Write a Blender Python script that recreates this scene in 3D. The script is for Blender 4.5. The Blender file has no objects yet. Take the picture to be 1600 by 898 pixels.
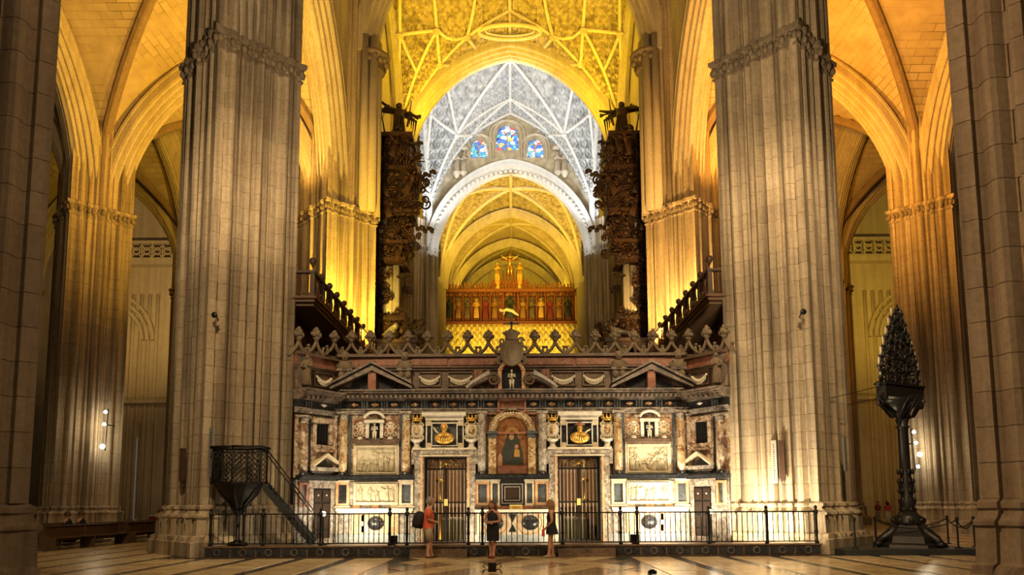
import bpy, bmesh, math, random
import numpy as np
from mathutils import Vector, Matrix, Euler
from mathutils.geometry import tessellate_polygon
random.seed(7)
SC = bpy.context.scene
COL = SC.collection
PI = math.pi
sin, cos, sqrt, pi = math.sin, math.cos, math.sqrt, math.pi

# ---------------------------------------------------------------- camera
CAM_H, FPX, PITCH, PPY, ROLL = 1.55, 1100.0, math.radians(5.86), 675.0, math.radians(0.3)
cam = bpy.data.cameras.new('camera')
cam_o = bpy.data.objects.new('camera', cam)
COL.objects.link(cam_o)
cam.sensor_width = 36.0
cam.lens = FPX / 1600 * 36
cam.shift_y = (PPY - 449) / 1600
cam.clip_end = 400
cam_o.rotation_euler = (Euler((PI / 2 + PITCH, 0, 0)).to_matrix() @ Matrix.Rotation(-ROLL, 3, 'Z')).to_euler()
cam_o.location = (0, 0, CAM_H)
SC.camera = cam_o
SC.view_settings.view_transform = 'Standard'
SC.view_settings.look = 'None'
SC.view_settings.gamma = 1
SC.view_settings.use_curve_mapping = False
SC.view_settings.exposure = 0.0

# ---------------------------------------------------------------- ambience of the dim interior
w = bpy.data.worlds.new('world'); SC.world = w; w.use_nodes = True
w.node_tree.nodes['Background'].inputs[0].default_value = (1.0, 0.80, 0.52, 1)
w.node_tree.nodes['Background'].inputs[1].default_value = 0.09

# ---------------------------------------------------------------- floodlights (most by capitals, ledges or the floor; added ones marked)
def aim(o, tgt):
    d = Vector(tgt) - Vector(o.location)
    o.rotation_euler = d.to_track_quat('-Z', 'Y').to_euler()
def spot(loc, tgt, W, colour, ang=110, blend=.8, r=.25):
    l = bpy.data.lights.new('flood_spot', 'SPOT'); l.energy = W; l.color = colour
    l.spot_size = math.radians(ang); l.spot_blend = blend; l.shadow_soft_size = r
    o = bpy.data.objects.new('flood_spot', l); o.location = loc; COL.objects.link(o); aim(o, tgt); return o
def area(loc, tgt, W, colour, sx=1.0, sy=1.0):
    l = bpy.data.lights.new('flood_area', 'AREA'); l.energy = W; l.color = colour
    l.shape = 'RECTANGLE'; l.size = sx; l.size_y = sy
    o = bpy.data.objects.new('flood_area', l); o.location = loc; COL.objects.link(o); aim(o, tgt); return o
YEL = (1.0, .64, .03); GLD = (1.0, .56, .10); ORA = (1.0, .46, .07); WHT = (.86, .92, 1.0); WRM = (1.0, .72, .40)
for s in (-1, 1):
    # ornate choir bay: yellow floods on the nave capitals
    spot((s * 6.9, 39.0, 27.3), (-s * 3.5, 47.5, 36), 4600, YEL, 130)
    spot((s * 6.9, 48.2, 27.0), (-s * 1.0, 46, 36), 3600, YEL, 150)
    # crossing: cold white floods
    spot((s * 7.0, 66.3, 27.6), (s * 7.4, 63, 36), 3600, WHT, 140)
    spot((s * 6.0, 64.8, 25.6), (s * 7.7, 67.6, 29.5), 700, WHT, 90)
    spot((s * 6.5, 53.0, 27.6), (-s * 2, 61, 41), 8500, WHT, 110)
    # chancel: yellow
    spot((s * 6.6, 71.6, 27.4), (-s * 2.5, 80, 36), 5400, YEL, 140)
    spot((s * 6.8, 81.5, 27.8), (-s * 3, 90, 35), 2500, YEL, 140)
    # piers behind the screen lit from the tribune
    spot((s * 7.2, 32.6, 9.3), (s * 8.7, 36.0, 15), 10500, (1, .60, .06) if s < 0 else (1, .56, .14), 135)
    spot((s * 12.4, 34.6, 17.8), (s * 8.8, 35.5, 27), 1500, GLD if s < 0 else ORA, 120)
    # arcade arch and nave wall
    spot((s * 6.6, 25.5, 17.9), (s * 9, 33, 24), 2600, GLD if s < 0 else ORA, 120)
    # aisle vaults
    c = (1, .50, .05) if s < 0 else (1, .40, .022)
    spot((s * 12.3, 26.8, 17.9), (s * 19.5, 33.5, 25), 4300 if s < 0 else 8200, c, 140)
    spot((s * 12.6, 35.6, 17.9), (s * 20, 31.5, 25), 2100 if s < 0 else 3400, c, 140)
    spot((s * 20.5, 39.5, 17.8), (s * 14, 46, 26), 700, c, 130)
    # far wall of the transept
    spot((s * 30, 56, 18), (s * 39, 72, 29), 9000, (1, .62, .20) if s < 0 else (1, .62, .08), 110)
    spot((s * 30, 56, 5), (s * 37, 72, 14), 1100 if s < 0 else 2400, (1, .66, .34) if s < 0 else (1, .56, .14), 110)
    # retable
    spot((s * 5.0, 74.5, 17.0), (s * 2.5, 83, 25), 1500, (1, .60, .14), 60)
    spot((s * 5.0, 77.5, 16.0), (s * 3.5, 82.6, 20.5), 2600, (1, .70, .12), 80, .6)
    # floods behind the railing washing the screen
    area((s * 4.9, 21.9, .75), (s * 4.4, 23.4, 2.6), 80 if s < 0 else 200, (1, .82, .54), .8, .3)
    area((s * 1.6, 21.8, .5), (s * 1.2, 23.4, 3.0), 50, (1, .80, .52), .8, .3)
    area((s * 7.2, 21.75, .6), (s * 8.2, 23.2, 3.6), 12 if s < 0 else 420, (1, .84, .58), .5, .3)
    # floods on the near pier capitals looking up the nave
    spot((s * 6.6, 11.5, 14.5), (s * 8.2, 22.4, 7.0), 4600 if s < 0 else 6200, WRM, 75)
    spot((s * 4.0, 12.5, 9.5), (s * 8.4, 22.4, 17), 5200, WRM, 80)
    spot((s * 4.5, 9.0, 13.0), (0, 23.4, 4), 800, WRM, 60)
    spot((-s * 5.5, 4.5, 11.0), (s * 7.6, 10.5, 5.0), 1500 if s < 0 else 4200, (1, .68, .38), 90)
    # unseen spots added to brighten the floor in front of the step
    spot((s * 6.2, 12.8, 12.5), (s * 3.0, 18.6, 0), 2200, (1, .72, .38), 80)
# warm area light added to brighten the choir interior, no lamp stands there
area((0, 28, 5.0), (0, 33, 1.5), 480, (1, .62, .22), 2, 1)

# ---------------------------------------------------------------- mesh helpers
class MB:
    def __init__(s): s.v = []; s.f = []; s.sm = []; s.mi = []
    def add(s, V, F, sm=False, mi=0):
        n = len(s.v); s.v.extend([tuple(p) for p in V])
        s.f.extend([tuple(i + n for i in f) for f in F]); s.sm.extend([sm] * len(F)); s.mi.extend([mi] * len(F)); return s
    def box(s, x0, x1, y0, y1, z0, z1, mi=0):
        V = [(x0, y0, z0), (x1, y0, z0), (x1, y1, z0), (x0, y1, z0), (x0, y0, z1), (x1, y0, z1), (x1, y1, z1), (x0, y1, z1)]
        return s.add(V, [(0, 3, 2, 1), (4, 5, 6, 7), (0, 1, 5, 4), (1, 2, 6, 5), (2, 3, 7, 6), (3, 0, 4, 7)], False, mi)
    def hexa(s, A, B, mi=0):                       # two quads -> block
        return s.add(list(A) + list(B), [(0, 1, 2, 3), (7, 6, 5, 4), (0, 4, 5, 1), (1, 5, 6, 2), (2, 6, 7, 3), (3, 7, 4, 0)], False, mi)
    def lathe(s, prof, c=(0, 0, 0), n=12, sm=True, mi=0, sx=1, sy=1, a0=0.0):
        V = []; F = []
        for r, z in prof:
            for k in range(n):
                a = a0 + 2 * pi * k / n; V.append((c[0] + r * cos(a) * sx, c[1] + r * sin(a) * sy, c[2] + z))
        for i in range(len(prof) - 1):
            for k in range(n):
                k2 = (k + 1) % n; F.append((i * n + k, i * n + k2, (i + 1) * n + k2, (i + 1) * n + k))
        F.append(tuple(range(n - 1, -1, -1))); m = (len(prof) - 1) * n; F.append(tuple(range(m, m + n)))
        return s.add(V, F, sm, mi)
    def tube(s, P, r, n=8, sm=True, mi=0, a0=0.0, flat=1.0):
        P = [Vector(p) for p in P]; R = r if isinstance(r, (list, tuple)) else [r] * len(P)
        V = []; F = []; pv = None
        for i, p in enumerate(P):
            t = (P[min(i + 1, len(P) - 1)] - P[max(i - 1, 0)])
            t = t.normalized() if t.length > 1e-9 else Vector((0, 0, 1))
            if pv is None:
                up = Vector((0, 0, 1)) if abs(t.z) < .9 else Vector((1, 0, 0)); u = t.cross(up).normalized()
            else:
                u = (pv - t * pv.dot(t)); u = u.normalized() if u.length > 1e-6 else t.orthogonal().normalized()
            pv = u; q = t.cross(u)
            for k in range(n):
                a = a0 + 2 * pi * k / n; V.append(p + u * (R[i] * cos(a)) + q * (R[i] * sin(a) * flat))
        for i in range(len(P) - 1):
            for k in range(n):
                k2 = (k + 1) % n; F.append((i * n + k, i * n + k2, (i + 1) * n + k2, (i + 1) * n + k))
        F.append(tuple(range(n - 1, -1, -1))); m = (len(P) - 1) * n; F.append(tuple(range(m, m + n)))
        return s.add(V, F, sm, mi)
    def ball(s, c, r, sx=1, sy=1, sz=1, n=10, m=6, mi=0):
        prof = [(max(1e-4, r * sin(pi * i / m)), -r * cos(pi * i / m) * sz) for i in range(m + 1)]
        return s.lathe(prof, c, n, True, mi, sx, sy)
    def prism(s, poly, y0, y1, mi=0, sm=False):    # poly of (x, z) extruded along y
        n = len(poly); V = [(x, y0, z) for x, z in poly] + [(x, y1, z) for x, z in poly]
        F = [(i, (i + 1) % n, n + (i + 1) % n, n + i) for i in range(n)]
        t = tessellate_polygon([[Vector((x, z, 0)) for x, z in poly]])
        F += [tuple(q) for q in t] + [tuple(n + i for i in reversed(q)) for q in t]
        return s.add(V, F, sm, mi)
    def holed(s, outer, holes, y0, y1, mi=0):      # wall with openings, polygons of (x, z)
        loops = [outer] + holes; flat = [p for L in loops for p in L]; n = len(flat)
        t = tessellate_polygon([[Vector((x, z, 0)) for x, z in L] for L in loops])
        V = [(x, y0, z) for x, z in flat] + [(x, y1, z) for x, z in flat]
        F = [tuple(q) for q in t] + [tuple(n + i for i in reversed(q)) for q in t]; b = 0
        for L in loops:
            m = len(L); F += [(b + i, b + (i + 1) % m, n + b + (i + 1) % m, n + b + i) for i in range(m)]; b += m
        return s.add(V, F, False, mi)
    def sweep(s, prof, frames, closed_prof=True, caps=True, sm=False, mi=0):   # frames: (p, nvec, bvec); prof: (b, n)
        V = []; F = []; m = len(prof)
        for p, nv, bv in frames:
            for b, n in prof: V.append(Vector(p) + bv * b + nv * n)
        for i in range(len(frames) - 1):
            for k in range(m if closed_prof else m - 1):
                k2 = (k + 1) % m; F.append((i * m + k, i * m + k2, (i + 1) * m + k2, (i + 1) * m + k))
        if caps and closed_prof:
            F.append(tuple(range(m - 1, -1, -1))); q = (len(frames) - 1) * m; F.append(tuple(range(q, q + m)))
        return s.add(V, F, sm, mi)
    def xf(s, M):
        s.v = [tuple(M @ Vector(p)) for p in s.v]; return s
    def mirror(s):
        s.v = [(-x, y, z) for x, y, z in s.v]; return s
    def join(s, o, M=None):
        V = [tuple(M @ Vector(p)) for p in o.v] if M is not None else o.v
        n = len(s.v); s.v.extend(V); s.f.extend([tuple(i + n for i in f) for f in o.f]); s.sm.extend(o.sm); s.mi.extend(o.mi); return s
    def mesh(s, name, mats, fix=True):
        me = bpy.data.meshes.new(name); me.from_pydata(s.v, [], s.f)
        if not isinstance(mats, (list, tuple)): mats = [mats]
        for m in mats: me.materials.append(m)
        me.polygons.foreach_set('use_smooth', s.sm); me.polygons.foreach_set('material_index', s.mi)
        if fix:
            bm = bmesh.new(); bm.from_mesh(me); bmesh.ops.recalc_face_normals(bm, faces=bm.faces); bm.to_mesh(me); bm.free()
        me.update(); return me

def tag(o, label=None, cat=None, group=None, kind=None):
    if label: o['label'] = label
    if cat: o['category'] = cat
    if group: o['group'] = group
    if kind: o['kind'] = kind
    return o
def link(name, me, parent=None, loc=(0, 0, 0), rot=(0, 0, 0), scale=(1, 1, 1)):
    o = bpy.data.objects.new(name, me); o.location = loc; o.rotation_euler = rot; o.scale = scale
    if parent is not None: o.parent = parent
    COL.objects.link(o); return o
def ob(name, mb, mats, parent=None, loc=(0, 0, 0), rot=(0, 0, 0), scale=(1, 1, 1), fix=True, **k):
    o = link(name, mb.mesh(name, mats, fix), parent, loc, rot, scale)
    if parent is None or k: tag(o, **k)
    return o
def empty(name, loc=(0, 0, 0), rot=(0, 0, 0), **k):
    o = link(name, None, None, loc, rot); o.empty_display_size = .2; return tag(o, **k)

def copy_tree(o, parent=None):
    c = o.copy(); COL.objects.link(c)
    if parent is not None: c.parent = parent
    for ch in list(o.children): copy_tree(ch, c)
    return c
SP, CP = sin(PITCH), cos(PITCH)
def at(px, py, Y):                                   # a point at distance Y seen at a pixel, ground for the dimensions below
    dy = FPX * CP - (PPY - py) * SP; dz = FPX * SP + (PPY - py) * CP; t = Y / dy
    return Vector(((px - 800) * t, Y, CAM_H + dz * t))

# ---------------------------------------------------------------- materials
class NT:
    def __init__(s, name):
        s.m = bpy.data.materials.new(name); s.m.use_nodes = True; s.t = s.m.node_tree; s.b = s.t.nodes['Principled BSDF']
    def n(s, typ, **kw):
        x = s.t.nodes.new(typ)
        for k, v in kw.items():
            if hasattr(x, k) and not isinstance(v, tuple): setattr(x, k, v)
            else: x.inputs[k].default_value = v
        return x
    def l(s, a, b): s.t.links.new(a, b)
    def ramp(s, fac, stops, interp='LINEAR'):
        r = s.t.nodes.new('ShaderNodeValToRGB'); r.color_ramp.interpolation = interp; e = r.color_ramp.elements
        while len(e) < len(stops): e.new(.5)
        for i, (p, c) in enumerate(stops): e[i].position = p; e[i].color = (*c, 1) if len(c) == 3 else c
        s.l(fac, r.inputs[0]); return r.outputs[0]
    def pos(s, scale=(1, 1, 1)):
        g = s.t.nodes.new('ShaderNodeNewGeometry'); m = s.t.nodes.new('ShaderNodeMapping'); m.inputs['Scale'].default_value = scale
        s.l(g.outputs['Position'], m.inputs[0]); return m.outputs[0]
    def noise(s, vec, scale, detail=4, rough=.6):
        x = s.t.nodes.new('ShaderNodeTexNoise'); x.inputs['Scale'].default_value = scale; x.inputs['Detail'].default_value = detail
        x.inputs['Roughness'].default_value = rough; s.l(vec, x.inputs['Vector']); return x.outputs['Fac']
    def voro(s, vec, scale, feature='F1', out='Distance'):
        x = s.t.nodes.new('ShaderNodeTexVoronoi'); x.feature = feature; x.inputs['Scale'].default_value = scale; s.l(vec, x.inputs['Vector']); return x.outputs[out]
    def mix(s, fac, a, b, mode='MIX'):
        x = s.t.nodes.new('ShaderNodeMix'); x.data_type = 'RGBA'; x.blend_type = mode
        for i, v in ((0, fac), (6, a), (7, b)):
            if isinstance(v, (int, float)): x.inputs[i].default_value = v
            elif isinstance(v, tuple): x.inputs[i].default_value = (*v, 1)
            else: s.l(v, x.inputs[i])
        return x.outputs[2]
    def mth(s, op, a, b=0.0):
        x = s.t.nodes.new('ShaderNodeMath'); x.operation = op
        for i, v in ((0, a), (1, b)):
            if isinstance(v, (int, float)): x.inputs[i].default_value = v
            else: s.l(v, x.inputs[i])
        return x.outputs[0]
    def bump(s, h, strength=.4, dist=.02):
        x = s.t.nodes.new('ShaderNodeBump'); x.inputs['Strength'].default_value = strength; x.inputs['Distance'].default_value = dist
        s.l(h, x.inputs['Height']); s.l(x.outputs[0], s.b.inputs['Normal'])
    def done(s, col=None, rough=.8, metal=0.0, spec=.4):
        if col is not None:
            if isinstance(col, tuple): s.b.inputs['Base Color'].default_value = (*col, 1)
            else: s.l(col, s.b.inputs['Base Color'])
        s.b.inputs['Roughness'].default_value = rough; s.b.inputs['Metallic'].default_value = metal
        s.b.inputs['Specular IOR Level'].default_value = spec
        return s.m
M = {}
def stone(name, a, b, c, streak=.5, var=.22, rough=.88, bump=.5):
    t = NT(name)
    st = t.noise(t.pos((1.6, 1.6, .05)), 1.5, 5, .65); bl = t.noise(t.pos((1, 1, 1)), .55, 4); gr = t.noise(t.pos(), 9, 6, .7)
    base = t.mix(t.ramp(bl, [(.3, (0, 0, 0)), (.7, (1, 1, 1))]), a, b)
    base = t.mix(t.mth('MULTIPLY', t.ramp(st, [(.42, (0, 0, 0)), (.66, (1, 1, 1))]), streak), base, c)
    base = t.mix(.32, base, t.ramp(gr, [(.25, (.15, .13, .1)), (.5, (.5, .5, .5)), (.8, (.9, .87, .8))]), 'OVERLAY')
    oi = t.t.nodes.new('ShaderNodeObjectInfo')
    v = t.mth('ADD', t.mth('MULTIPLY', oi.outputs['Random'], var), 1 - var / 2)
    hsv = t.t.nodes.new('ShaderNodeHueSaturation'); t.l(base, hsv.inputs['Color']); t.l(v, hsv.inputs['Value'])
    t.bump(t.noise(t.pos(), 14, 8, .7), bump, .02)
    M[name] = t.done(hsv.outputs[0], rough, 0, .25)
stone('pier_stone', (.52, .42, .285), (.38, .295, .19), (.12, .09, .06), .95, .15)
stone('near_stone', (.46, .345, .22), (.35, .255, .16), (.17, .115, .07), .75, .22)
stone('joint', (.46, .37, .25), (.38, .30, .20), (.2, .15, .1), .4, .0)
stone('arch_stone', (.52, .45, .33), (.44, .37, .26), (.22, .17, .12), .35, .12)
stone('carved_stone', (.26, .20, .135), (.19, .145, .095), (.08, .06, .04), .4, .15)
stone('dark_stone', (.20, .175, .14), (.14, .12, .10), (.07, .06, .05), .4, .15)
def vault_mat(name, a, b, joint, bw, bh, js=.012, jmix=.5):
    t = NT(name); uv = t.t.nodes.new('ShaderNodeUVMap')
    br = t.t.nodes.new('ShaderNodeTexBrick'); br.inputs['Scale'].default_value = 1; br.inputs['Brick Width'].default_value = bw; br.inputs['Row Height'].default_value = bh
    br.inputs['Mortar Size'].default_value = js; br.inputs['Color1'].default_value = (*a, 1); br.inputs['Color2'].default_value = (*b, 1); br.inputs['Mortar'].default_value = (*joint, 1)
    t.l(uv.outputs[0], br.inputs['Vector'])
    g = t.noise(t.pos(), .8, 6, .65); flat = t.mix(t.ramp(g, [(.3, (0, 0, 0)), (.7, (1, 1, 1))]), a, b)
    col = t.mix(t.mth('MULTIPLY', t.ramp(t.noise(t.pos(), .35, 3), [(.4, (0, 0, 0)), (.62, (1, 1, 1))]), jmix), flat, br.outputs['Color'])
    t.bump(t.mth('ADD', t.mth('MULTIPLY', br.outputs['Fac'], -.6), t.noise(t.pos(), 7, 6)), .5, .02)
    M[name] = t.done(col, .85, 0, .25)
vault_mat('vault_web', (.50, .40, .26), (.34, .26, .16), (.14, .095, .055), 1.1, .38, .02, .85)
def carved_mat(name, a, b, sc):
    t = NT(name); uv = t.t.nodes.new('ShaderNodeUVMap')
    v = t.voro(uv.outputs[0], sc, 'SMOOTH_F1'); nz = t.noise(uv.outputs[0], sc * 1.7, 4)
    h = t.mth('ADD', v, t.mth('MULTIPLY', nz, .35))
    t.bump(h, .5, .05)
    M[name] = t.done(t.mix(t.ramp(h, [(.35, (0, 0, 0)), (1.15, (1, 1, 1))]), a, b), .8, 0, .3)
carved_mat('carved_vault', (.44, .36, .20), (.16, .115, .05), 3.4)  # second colour paints in recess shade along with soot
carved_mat('carved_vault_pale', (.46, .46, .44), (.22, .22, .21), 2.2)  # darker grey likewise holds shade and grime of the carving
stone('rib_stone', (.27, .19, .115), (.21, .145, .085), (.12, .08, .05), .35, .1)
stone('lattice_stone', (.66, .56, .40), (.56, .47, .32), (.36, .28, .18), .3, .1)
carved_mat('carved_wall', (.46, .39, .26), (.26, .21, .13), 2.0)
def marble(name, stops, scale, rough=.3, vein=None, dist=3.0):
    t = NT(name); n1 = t.noise(t.pos(), scale * .6, 5)
    m = t.t.nodes.new('ShaderNodeMapping'); g = t.t.nodes.new('ShaderNodeNewGeometry'); t.l(g.outputs['Position'], m.inputs[0])
    v = t.t.nodes.new('ShaderNodeVectorMath'); v.operation = 'MULTIPLY_ADD'; cv = t.t.nodes.new('ShaderNodeTexNoise'); cv.inputs['Scale'].default_value = scale
    t.l(m.outputs[0], cv.inputs['Vector']); t.l(cv.outputs['Color'], v.inputs[0]); v.inputs[1].default_value = (dist / scale,) * 3; t.l(m.outputs[0], v.inputs[2])
    f = t.voro(v.outputs[0], scale, 'F1', 'Color'); sx = t.t.nodes.new('ShaderNodeSeparateColor'); t.l(f, sx.inputs[0])
    col = t.ramp(sx.outputs[0], stops, 'CONSTANT' if vein is None else 'LINEAR')
    col = t.mix(.35, col, t.ramp(n1, [(.3, (.2, .2, .2)), (.7, (.8, .8, .8))]), 'OVERLAY')
    if vein:
        e = t.voro(v.outputs[0], scale * .8, 'DISTANCE_TO_EDGE'); col = t.mix(t.ramp(e, [(0, (1, 1, 1)), (.06, (0, 0, 0))]), col, vein)
    M[name] = t.done(col, rough, 0, .5)
marble('breccia', [(0, (.40, .30, .22)), (.2, (.26, .15, .09)), (.4, (.50, .42, .32)), (.6, (.33, .22, .15)), (.75, (.14, .09, .07)), (.88, (.56, .48, .38))], 9, .35)
marble('golden_breccia', [(0, (.42, .27, .12)), (.25, (.52, .40, .24)), (.45, (.30, .16, .07)), (.6, (.58, .46, .28)), (.8, (.20, .10, .05)), (.9, (.62, .52, .36))], 11, .3)
marble('grey_breccia', [(0, (.34, .31, .27)), (.25, (.24, .22, .20)), (.45, (.46, .42, .36)), (.6, (.20, .16, .14)), (.8, (.40, .33, .27)), (.9, (.52, .48, .42))], 12, .35)
marble('cornice_marble', [(0, (.17, .14, .115)), (.3, (.24, .18, .14)), (.5, (.12, .11, .10)), (.7, (.27, .22, .17)), (.85, (.15, .10, .085))], 6, .4)
marble('black_marble', [(0, (.018, .02, .024)), (.5, (.03, .033, .04)), (1, (.012, .013, .016))], 4, .25, (.05, .05, .055))
marble('slate_marble', [(0, (.06, .075, .09)), (.5, (.10, .115, .135)), (1, (.045, .055, .065))], 5, .3, (.14, .15, .17))
marble('red_marble', [(0, (.23, .085, .05)), (.5, (.30, .12, .07)), (1, (.16, .06, .04))], 5, .4, (.36, .20, .14))
marble('orange_marble', [(0, (.60, .33, .16)), (.5, (.70, .43, .23)), (1, (.52, .27, .13))], 6, .35, (.74, .56, .38))
marble('cream_marble', [(0, (.66, .58, .43)), (.5, (.74, .66, .51)), (1, (.58, .49, .35))], 5, .4, (.5, .42, .3))
marble('white_marble', [(0, (.74, .71, .63)), (.5, (.80, .77, .70)), (1, (.68, .64, .56))], 4, .35, (.62, .58, .50))
marble('blue_marble', [(0, (.30, .34, .36)), (.5, (.40, .44, .45)), (1, (.22, .26, .29))], 8, .35, (.55, .57, .56))
marble('brown_marble', [(0, (.11, .07, .045)), (.5, (.16, .10, .065)), (1, (.07, .05, .035))], 5, .4, (.2, .14, .1))
marble('floor_cream', [(0, (.58, .44, .24)), (.5, (.66, .52, .30)), (1, (.50, .37, .19))], 1.6, .22, (.40, .29, .16))
marble('floor_brown', [(0, (.26, .17, .09)), (.5, (.31, .21, .11)), (1, (.21, .13, .07))], 2.2, .18, (.34, .24, .14))
marble('floor_dark', [(0, (.045, .04, .035)), (.5, (.065, .055, .05)), (1, (.03, .028, .026))], 3, .2, (.1, .09, .08))
def plain(name, col, rough=.6, metal=0.0, nz=.15, ns=20, bump=.15):
    t = NT(name); g = t.noise(t.pos(), ns, 4)
    c = t.mix(nz, col, t.ramp(g, [(.3, tuple(x * .4 for x in col)), (.7, tuple(min(1, x * 1.6) for x in col))]))
    t.bump(g, bump, .01); M[name] = t.done(c, rough, metal)
plain('iron', (.012, .011, .011), .45, .3)
plain('steel_bar', (.46, .41, .34), .4, .35)
plain('olive_cloth', (.30, .27, .10), .8)
plain('bronze', (.035, .032, .03), .42, .55, .4, 14, .4)
plain('walnut', (.055, .026, .014), .5, 0, .5, 12, .4)
plain('walnut_light', (.13, .062, .03), .5, 0, .5, 12, .4)
plain('organ_oak', (.062, .03, .017), .5, 0, .5, 10, .4)
plain('organ_dark', (.032, .016, .010), .5, 0, .5, 10, .4)
plain('walnut_dark', (.03, .016, .011), .5, 0, .4, 12, .4)
plain('oak', (.10, .055, .028), .45, 0, .4, 6)
plain('gold', (.72, .42, .10), .38, .75, .5, 18, .5)
plain('gold_matte', (.62, .36, .09), .6, .2, .6, 6, .8)
plain('gilt_body', (.85, .62, .18), .5, .2, .5, 6, .6)
plain('aged_gilt', (.30, .15, .045), .55, .2, .5, 8, .6)
plain('retable_wood', (.20, .06, .02), .55, .15, .5, 8, .5)
plain('tin_pipe', (.58, .55, .48), .4, .25, .1, 6, .05)
plain('relief_stone', (.58, .52, .38), .6, 0, .2, 14, .2)
plain('ivory', (.70, .63, .50), .55, 0, .2, 16, .2)
plain('skin', (.50, .25, .16), .55, 0, .1, 30, .05)
plain('coral_shirt', (.62, .12, .06), .8, 0, .15, 30, .1)
plain('khaki', (.34, .27, .18), .85, 0, .15, 30, .1)
plain('black_cloth', (.012, .012, .015), .8, 0, .2, 30, .1)
plain('brown_hair', (.09, .045, .02), .6, 0, .3, 60, .3)
plain('fair_hair', (.22, .12, .05), .6, 0, .3, 60, .3)
plain('grey_hair', (.24, .19, .15), .6, 0, .3, 60, .3)
plain('rose_shirt', (.62, .08, .10), .8)
plain('white_cloth', (.72, .70, .66), .8)
plain('wine_cloth', (.20, .03, .03), .85)
plain('slate_paint', (.03, .034, .036), .5)
plain('sign_white', (.60, .58, .54), .6)
plain('sign_grey', (.36, .34, .29), .6)
plain('yellow_card', (.75, .58, .20), .6)
plain('grey_board', (.24, .24, .23), .6)
plain('sage_paint', (.16, .22, .15), .5)
def glow(name, col, st):
    t = NT(name); t.b.inputs['Base Color'].default_value = (*col, 1); t.b.inputs['Emission Color'].default_value = (*col, 1); t.b.inputs['Emission Strength'].default_value = st; M[name] = t.m
glow('lamp_glass', (1, .93, .74), 40)
glow('flood_glass', (1, .92, .75), 14)
glow('daylight', (.35, .58, 1.0), 3.0)  # emission painting blue light that falls on shaft edges
def stained(name):
    t = NT(name); tc = t.t.nodes.new('ShaderNodeTexCoord')
    c = t.voro(tc.outputs['Object'], 2.3, 'F1', 'Color'); s2 = t.t.nodes.new('ShaderNodeSeparateColor'); t.l(c, s2.inputs[0])
    col = t.ramp(s2.outputs[0], [(0, (.05, .16, .75)), (.28, (.62, .80, 1)), (.45, (.05, .30, .85)), (.62, (.80, .86, .95)), (.78, (.65, .08, .10)), (.86, (.10, .45, .55)), (.93, (.85, .55, .12))], 'CONSTANT')
    e = t.voro(tc.outputs['Object'], 2.3, 'DISTANCE_TO_EDGE'); col = t.mix(t.ramp(e, [(.02, (1, 1, 1)), (.05, (0, 0, 0))]), col, (.02, .02, .03))
    t.l(col, t.b.inputs['Emission Color']); t.b.inputs['Emission Strength'].default_value = 1.1; M[name] = t.done(col, .2)
stained('stained_glass')
def painting():
    t = NT('old_painting'); tc = t.t.nodes.new('ShaderNodeTexCoord'); n = t.noise(tc.outputs['Object'], 6.5, 6); n2 = t.noise(tc.outputs['Object'], 1.3, 3)
    c = t.ramp(n, [(.3, (.03, .02, .015)), (.48, (.15, .05, .018)), (.6, (.34, .15, .04)), (.75, (.10, .035, .02))])
    M['old_painting'] = t.done(t.mix(t.ramp(n2, [(.4, (0, 0, 0)), (.6, (1, 1, 1))]), c, (.22, .09, .025)), .5)
painting()

# ================================================================ THE BUILDING
PX, OX, WX = 9.53, 22.9, 36.3                       # pier rows: nave, aisle, outer wall
PY = [10.9, 24.1, 37.3, 50.5, 69.2]                  # bays along the nave
RP = 2.13                                            # half diagonal of a pier
SPR, NSP = 17.35, 27.4                               # springing of the aisles and of the nave
# ---------------------------------------------------------------- clustered piers
def bulge(t0, t1, o, h, n=5): return [(t0 + (t1 - t0) * k / (n - 1), o + h * sin(pi * k / (n - 1))) for k in range(n)]
HALF = [(0, 0), (.085, 0), (.088, -.09), (.118, -.13)] + bulge(.13, .235, -.09, .13) + [(.25, -.15), (.275, -.15), (.28, -.05), (.335, -.05), (.34, -.13), (.36, -.13)] + bulge(.372, .43, -.07, .09, 4) + [(.44, -.14)]
SIDE = HALF + bulge(.45, .55, -.03, .16, 6) + [(1 - t, o) for t, o in reversed(HALF[1:])]
def side_off(t):
    for (a, o), (b, q) in zip(SIDE, SIDE[1:]):
        if a <= t <= b: return o if b - a < 1e-9 else o + (q - o) * (t - a) / (b - a)
    return 0.0
def pier_pt(side, t, R=RP, depth=1.0, grow=0.0):     # side 0: front-right ... counted anticlockwise from the front corner
    a = -pi / 2 + side * pi / 2; A = Vector((cos(a), sin(a))) * R; B = Vector((cos(a + pi / 2), sin(a + pi / 2))) * R
    n = Vector((cos(a + pi / 4), sin(a + pi / 4))); return A + (B - A) * t + n * (side_off(t) * depth + grow)
def outline(R=RP, depth=1.0, grow=0.0): return [pier_pt(s, t, R, depth, grow) for s in range(4) for t, o in SIDE[:-1]]
def stack(mb, rings, mi=0, cap=True):                # rings: (z, outline)
    n = len(rings[0][1]); V = [(p.x, p.y, z) for z, o in rings for p in o]
    F = [(i * n + k, i * n + (k + 1) % n, (i + 1) * n + (k + 1) % n, (i + 1) * n + k) for i in range(len(rings) - 1) for k in range(n)]
    if cap: F += [tuple(range(n - 1, -1, -1)), tuple(range((len(rings) - 1) * n, len(rings) * n))]
    return mb.add(V, F, False, mi)
COURSE = .55
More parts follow.
